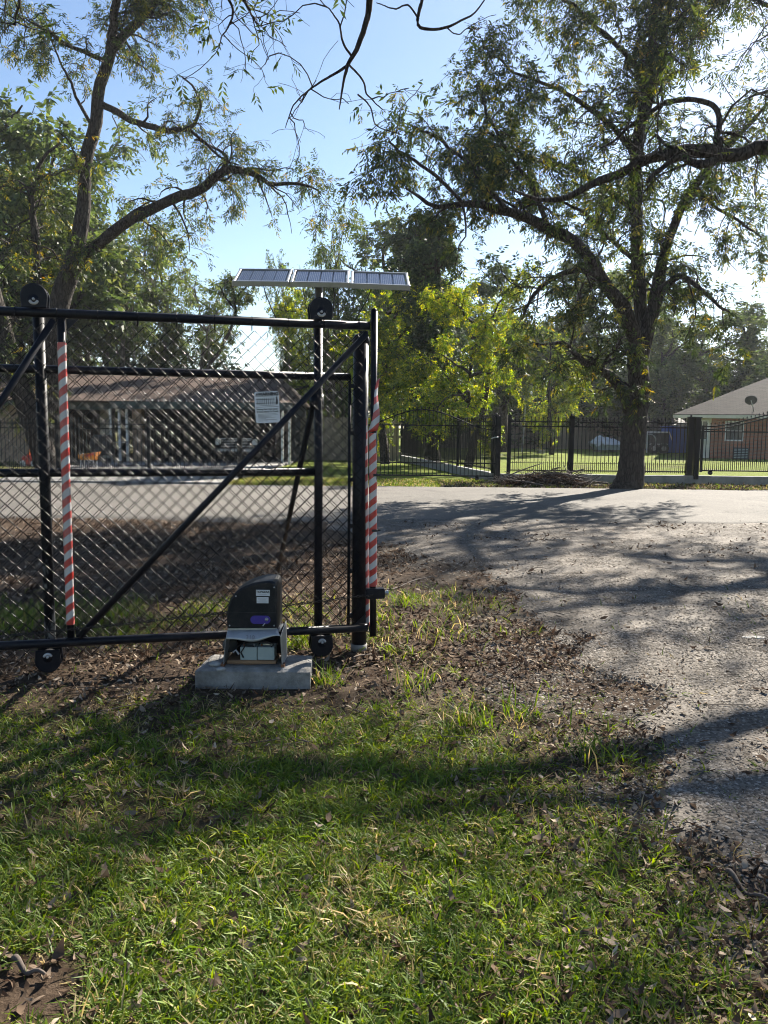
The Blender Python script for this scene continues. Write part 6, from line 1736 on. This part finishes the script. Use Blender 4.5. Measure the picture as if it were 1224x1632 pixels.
x, y = np.concatenate(cl_x), np.concatenate(cl_y); k = pad_ok(x, y); x, y = x[k], y[k]
grass_obj('grass', x, y, rsg.uniform(0.07, 0.20, len(x)), rsg.uniform(0.005, 0.009, len(x)), 0.2 + 0 * x, rsg, 'taller weed tufts along the foot of the gate', 0.6)

def litter(x, y, ln, rs, lo=0.0, hi=1.0, z0=None):
    n = len(x); z = (ground_h(x, y) if z0 is None else z0) + rs.uniform(0.003, 0.022, n)
    a = rs.uniform(0, 2 * math.pi, n); tilt = rs.normal(0, 0.35, n); roll = rs.normal(0, 0.5, n)
    d = np.stack([np.cos(a) * np.cos(tilt), np.sin(a) * np.cos(tilt), np.sin(tilt)], -1)
    s = np.stack([-np.sin(a) * np.cos(roll), np.cos(a) * np.cos(roll), np.sin(roll)], -1)
    nrm = np.cross(d, s); p = np.stack([x, y, z], -1)
    ln = ln[:, None]; w = ln * rs.uniform(0.22, 0.5, (n, 1)); cu = rs.normal(0.14, 0.28, (n, 1)) * ln; cv = rs.uniform(0.0, 0.35, (n, 1)) * w
    rows = []
    for t, ww in ((-0.5, 0.12), (-0.12, 1.0), (0.22, 0.8), (0.5, 0.08)):
        c_ = p + d * ln * t + nrm * cu * (4 * t * t) * 1.0
        rows += [c_ - s * w * ww * 0.5 + nrm * cv * ww, c_ + s * w * ww * 0.5 + nrm * cv * ww]
    V = np.stack(rows, 1); V[:, :, 2] = np.maximum(V[:, :, 2], (z - 0.012)[:, None])
    k = (np.arange(n) * 8)[:, None]
    F_ = np.concatenate([k + np.array([0, 1, 3, 2]), k + np.array([2, 3, 5, 4]), k + np.array([4, 5, 7, 6])])
    t = lo + (hi - lo) * rs.random(n) ** 1.2
    return V.reshape(-1, 3), F_, np.repeat(np.stack([t, rs.random(n), 0 * t], -1), 8, 0)
def litter_obj(x, y, ln, rs, label, lo=0.0, hi=1.0, z0=None):
    V, F_, c = litter(x, y, ln, rs, lo, hi, z0)
    o = np_mesh('leaf_litter', V, F_, M['litter'], None, col=c, org=(float(x.mean()), float(y.mean()), 0))
    return tag(o, label, 'dead leaves', kind='stuff')
x, y = frustum_pts(46000, 1.4, 6.4, rsg, 1.15); d_ = drive_s(x, y)
dens = 0.14 + 0.45 * np.exp(-((d_ + 0.3) / 0.6) ** 2) + 0.55 * sstep(4.0, 4.9, y) * (d_ < 0.2) + 0.3 * sstep(0.1, 0.9, x) * (y < 4.2)
dens = dens * (0.35 + 0.9 * sstep(0.35, 0.65, fbm(x * 1.8, y * 1.8, 66))) * np.where(d_ > 0.3, 0.25, 1)
k = (rsg.random(len(x)) < dens) & pad_ok(x, y); x, y = x[k], y[k]
print('litter', len(x))
litter_obj(x, y, rsg.uniform(0.018, 0.055, len(x)), rsg, 'brown dead leaves scattered through the lawn and along the drive edge')
x, y = frustum_pts(1100, 1.6, 4.6, rsg, 1.0); k = drive_s(x, y) < 0.4; x, y = x[k], y[k]
litter_obj(x, y, rsg.uniform(0.035, 0.075, len(x)), rsg, 'larger curled dead leaves lying on the grass', 0.0, 0.8)
x = rsg.uniform(-7.5, 1.8, 40000); y = rsg.uniform(5.1, 13.0, 40000); k = (drive_s(x, y) < 0.1) & (rsg.random(len(x)) < 0.25 + 0.75 * sstep(0.35, 0.6, fbm(x * 1.2, y * 1.2, 67))); x, y = x[k], y[k]
litter_obj(x, y, rsg.uniform(0.03, 0.08, len(x)), rsg, 'deep drift of dead leaves in the ditch beyond the gate', 0.0, 0.95)
x = rsg.uniform(0.2, 9, 9000); y = rsg.uniform(3, 13.4, 9000); k = (drive_s(x, y) > 0) & (rsg.random(len(x)) < 0.08 + 0.9 * sstep(0.58, 0.72, fbm(x * 0.9, y * 1.6, 68))); x, y = x[k], y[k]
litter_obj(x, y, rsg.uniform(0.03, 0.08, len(x)), rsg, 'dead leaves and twigs lying on the gravel drive', 0.0, 0.9, drive_z(x, y))
x = rsg.uniform(1.5, 14, 9000); y = rsg.uniform(20.7, 22.7, 9000); k = rsg.random(len(x)) < 0.6; x, y = x[k], y[k]
litter_obj(x, y, rsg.uniform(0.06, 0.13, len(x)), rsg, 'dead leaves along the foot of the kerb wall', 0.1, 1.0)

# loose stones of the drive
def pebbles(x, y, z, r, rs):
    n = len(x)
    base = np.array([[1, 0, 0], [0.3, 0.95, 0.1], [-0.8, 0.6, 0], [-0.8, -0.6, 0.1], [0.3, -0.95, 0], [0.1, 0.1, 0.75], [0, 0, -0.6]])
    V = np.repeat(base[None], n, 0) * (1 + rs.normal(0, 0.22, (n, 7, 1)))
    a = rs.uniform(0, 6.28, n); c, s = np.cos(a)[:, None], np.sin(a)[:, None]
    sx = rs.uniform(0.7, 1.4, (n, 1))
    X_, Y_ = V[..., 0] * sx, V[..., 1]
    V = np.stack([X_ * c - Y_ * s, X_ * s + Y_ * c, V[..., 2] * rs.uniform(0.45, 0.9, (n, 1))], -1) * r[:, None, None] + np.stack([x, y, z], -1)[:, None]
    f = np.array([(0, 1, 5), (1, 2, 5), (2, 3, 5), (3, 4, 5), (4, 0, 5)])
    F_ = ((np.arange(n) * 7)[:, None, None] + f[None]).reshape(-1, 3)
    return V.reshape(-1, 3), F_
def gravel(n, y0, y1, r, rs, label, dmin=-0.7):
    x, y = frustum_pts(n, y0, y1, rs, 1.1, 0.8); x = np.abs(x); d_ = drive_s(x, y)
    k = rs.random(n) < np.clip((d_ - dmin) * 0.9, 0, 1) * (0.35 + 0.65 * sstep(0.35, 0.6, fbm(x * 1.5, y * 1.5, 71))); x, y = x[k], y[k]
    rr_ = rs.uniform(r[0], r[1], len(x)) * (0.7 + 0.6 * rs.random(len(x)) ** 3)
    V, F_ = pebbles(x, y, np.maximum(drive_z(x, y), ground_h(x, y)) + rr_ * 0.15, rr_, rs)
    t = rs.random(len(x)) * 0.8 + 0.1
    o = np_mesh('gravel', V, F_, M['pebble'], None, col=np.repeat(np.stack([t, rs.random(len(x)), 0 * t], -1), 7, 0), org=(float(x.mean()), float(y.mean()), 0))
    tag(o, label, 'gravel', kind='stuff'); print('pebbles', len(x))
gravel(95000, 2.2, 6.0, (0.0045, 0.010), rsg, 'angular grey stones near the lawn edge of the drive')
gravel(70000, 5.5, 13.2, (0.006, 0.013), rsg, 'angular grey stones over the far half of the drive')
for px, py, s, lab in ((985, 1121, 0.05, 'flat pale slab of stone sunk in the gravel drive'), (1205, 1020, 0.09, 'wide flat pale patch stone at the right edge of the drive')):
    c = at_z(px, py, 0.01); mb = MB(); o_ = [(s * (1 + 0.3 * math.sin(q * 3 + px)) * math.cos(q), s * 0.6 * (1 + 0.25 * math.cos(q * 2)) * math.sin(q)) for q in np.linspace(0, 6.28, 15)[:-1]]
    mb.disc_prism(o_, (c[0], c[1], drive_z(np.array(c[0]), np.array(c[1])) - 0.011), (1, 0, 0), (0, 1, 0), (0, 0, 1), 0.03, 0.008)
    tag(mb.build('flat_stone', M['stone'], None), lab, 'stone')
# twigs on the ground
def stick(pts, r, label):
    P = [at_z(px, py, 0.02 + 0.012 * (i % 2)) for i, (px, py) in enumerate(pts)]
    P, Rd = resample(P, np.linspace(r, r * 0.4, len(P)), 12)
    P[:, 2] = ground_h(P[:, 0], P[:, 1]) + 0.02 + 0.01 * np.sin(np.arange(12))
    tag(MB().tube(P, Rd, 7).build('fallen_stick', M['twig'], None, True), label, 'stick')
stick([(22, 1518), (45, 1532), (78, 1542)], 0.010, 'short thick fallen stick in the bottom left corner')
stick([(1160, 1378), (1195, 1402), (1236, 1422)], 0.010, 'pale fallen stick at the right edge by the gravel')
stick([(1050, 1470), (1062, 1488), (1075, 1502)], 0.006, 'thin fallen stick in the lower right grass')
stick([(600, 938), (640, 925), (690, 908)], 0.010, 'long thin stick in the leaves right of the end post')
stick([(560, 1048), (600, 1032), (632, 1022)], 0.006, 'thin curved stick below the end post')
rs = np.random.default_rng(88)
x = rs.uniform(-3, 4, 260); y = rs.uniform(3.6, 9, 260)
T0 = np.stack([x, y, ground_h(x, y) + 0.02], -1); d = rs.normal(size=(260, 3)) * np.array([1, 1, 0.04]); d = unit(d)
ln = rs.uniform(0.08, 0.35, 260)
P = T0[:, None] + d[:, None] * (np.linspace(0, 1, 5)[None] * ln[:, None])[..., None] + np.cumsum(rs.normal(0, 0.008, (260, 5, 3)) * np.array([1, 1, 0.25]), 1)
V, F_ = tubes(P, np.linspace(1, 0.5, 5)[None] * rs.uniform(0.0018, 0.004, (260, 1)), 4)
tag(np_mesh('fallen_twigs', V, F_, M['twig'], None, org=(0.5, 6, 0)), 'small dry twigs strewn over the dirt and leaves', 'twigs', kind='stuff')
# heap of cut branches at the road side
bp = thing('brush_pile', 'heap of cut branches and dead leaves by the gate post across the road', 'brush pile', F(850, 776, 21.9) * np.array([1, 1, 0]))
rs = np.random.default_rng(91)
cx0, cx1 = F(800, 770, 21.7)[0], F(935, 770, 21.7)[0]
n = 150
t = rs.random(n); bx2 = cx0 + (cx1 - cx0) * t; by2 = 21.75 + rs.normal(0, 0.28, n); bz2 = rs.random(n) * 0.22 * (0.4 + np.sin(math.pi * t)) + 0.02
d = unit(rs.normal(size=(n, 3)) * np.array([1, 0.6, 0.16])); ln = rs.uniform(0.5, 1.5, n)
P = np.stack([bx2, by2, bz2], -1)[:, None] + d[:, None] * ((np.linspace(0, 1, 7)[None] - 0.5) * ln[:, None])[..., None] + np.cumsum(rs.normal(0, 0.03, (n, 7, 3)), 1)
P[..., 2] = np.maximum(P[..., 2], 0.02)
R_ = np.linspace(1, 0.4, 7)[None] * rs.uniform(0.008, 0.028, (n, 1))
B2, R2 = spawn(P, R_, 4, (0.2, 0.5), rs, 0.2, 1, 0.5, 0.8, 0.0, 0.3, 5, 0.5)
B2[..., 2] = np.maximum(B2[..., 2], 0.02)
V, F_ = join([tubes(P, R_, 5), tubes(B2, np.maximum(R2, .003), 3)])
q = np_mesh('branches', V, F_, M['twig'], bp, smooth=True); q['kind'] = 'stuff'
x = rs.uniform(cx0 - 0.1, cx1, 3500); y = 21.75 + rs.normal(0, 0.26, 3500); u_ = (x - cx0) / (cx1 - cx0)
V, F_, c = litter(x, y, rs.uniform(0.06, 0.13, 3500), rs, 0, 0.45, rs.random(3500) * 0.24 * np.clip(0.3 + np.sin(np.pi * np.clip(u_, 0, 1)), 0, 1.2))
q = np_mesh('dead_leaves', V, F_, M['litter'], bp, col=c); q['kind'] = 'stuff'
for pts in (((775, 776), (800, 763), (835, 748), (865, 738)), ((790, 778), (815, 768), (850, 764), (890, 770)), ((782, 777), (800, 772), (822, 771), (845, 776))):
    P_ = [F(px, py, 21.5 + 0.1 * i) for i, (px, py) in enumerate(pts)]; P_, Rd = resample(P_, np.linspace(.028, .01, len(P_)), 14)
    MB().tube(P_, Rd, 7).build('branch', M['twig'], bp, True)
# ---- air
hz = MB().box((0, 420, 13.0), (1440, 1000, 30)).build('haze', None, None)
hm = bpy.data.materials.new('thin morning haze'); hm.use_nodes = True
hn = hm.node_tree; hn.nodes.clear()
ho = hn.nodes.new('ShaderNodeOutputMaterial'); hv = hn.nodes.new('ShaderNodeVolumePrincipled')
hv.inputs['Color'].default_value = (0.9, 0.93, 1.0, 1); hv.inputs['Density'].default_value = 0.0003; hv.inputs['Anisotropy'].default_value = 0.35
hn.links.new(hv.outputs[0], ho.inputs['Volume'])
hz.data.materials.append(hm); tag(hz, 'thin bright haze in the air over the yards and road', kind='stuff')
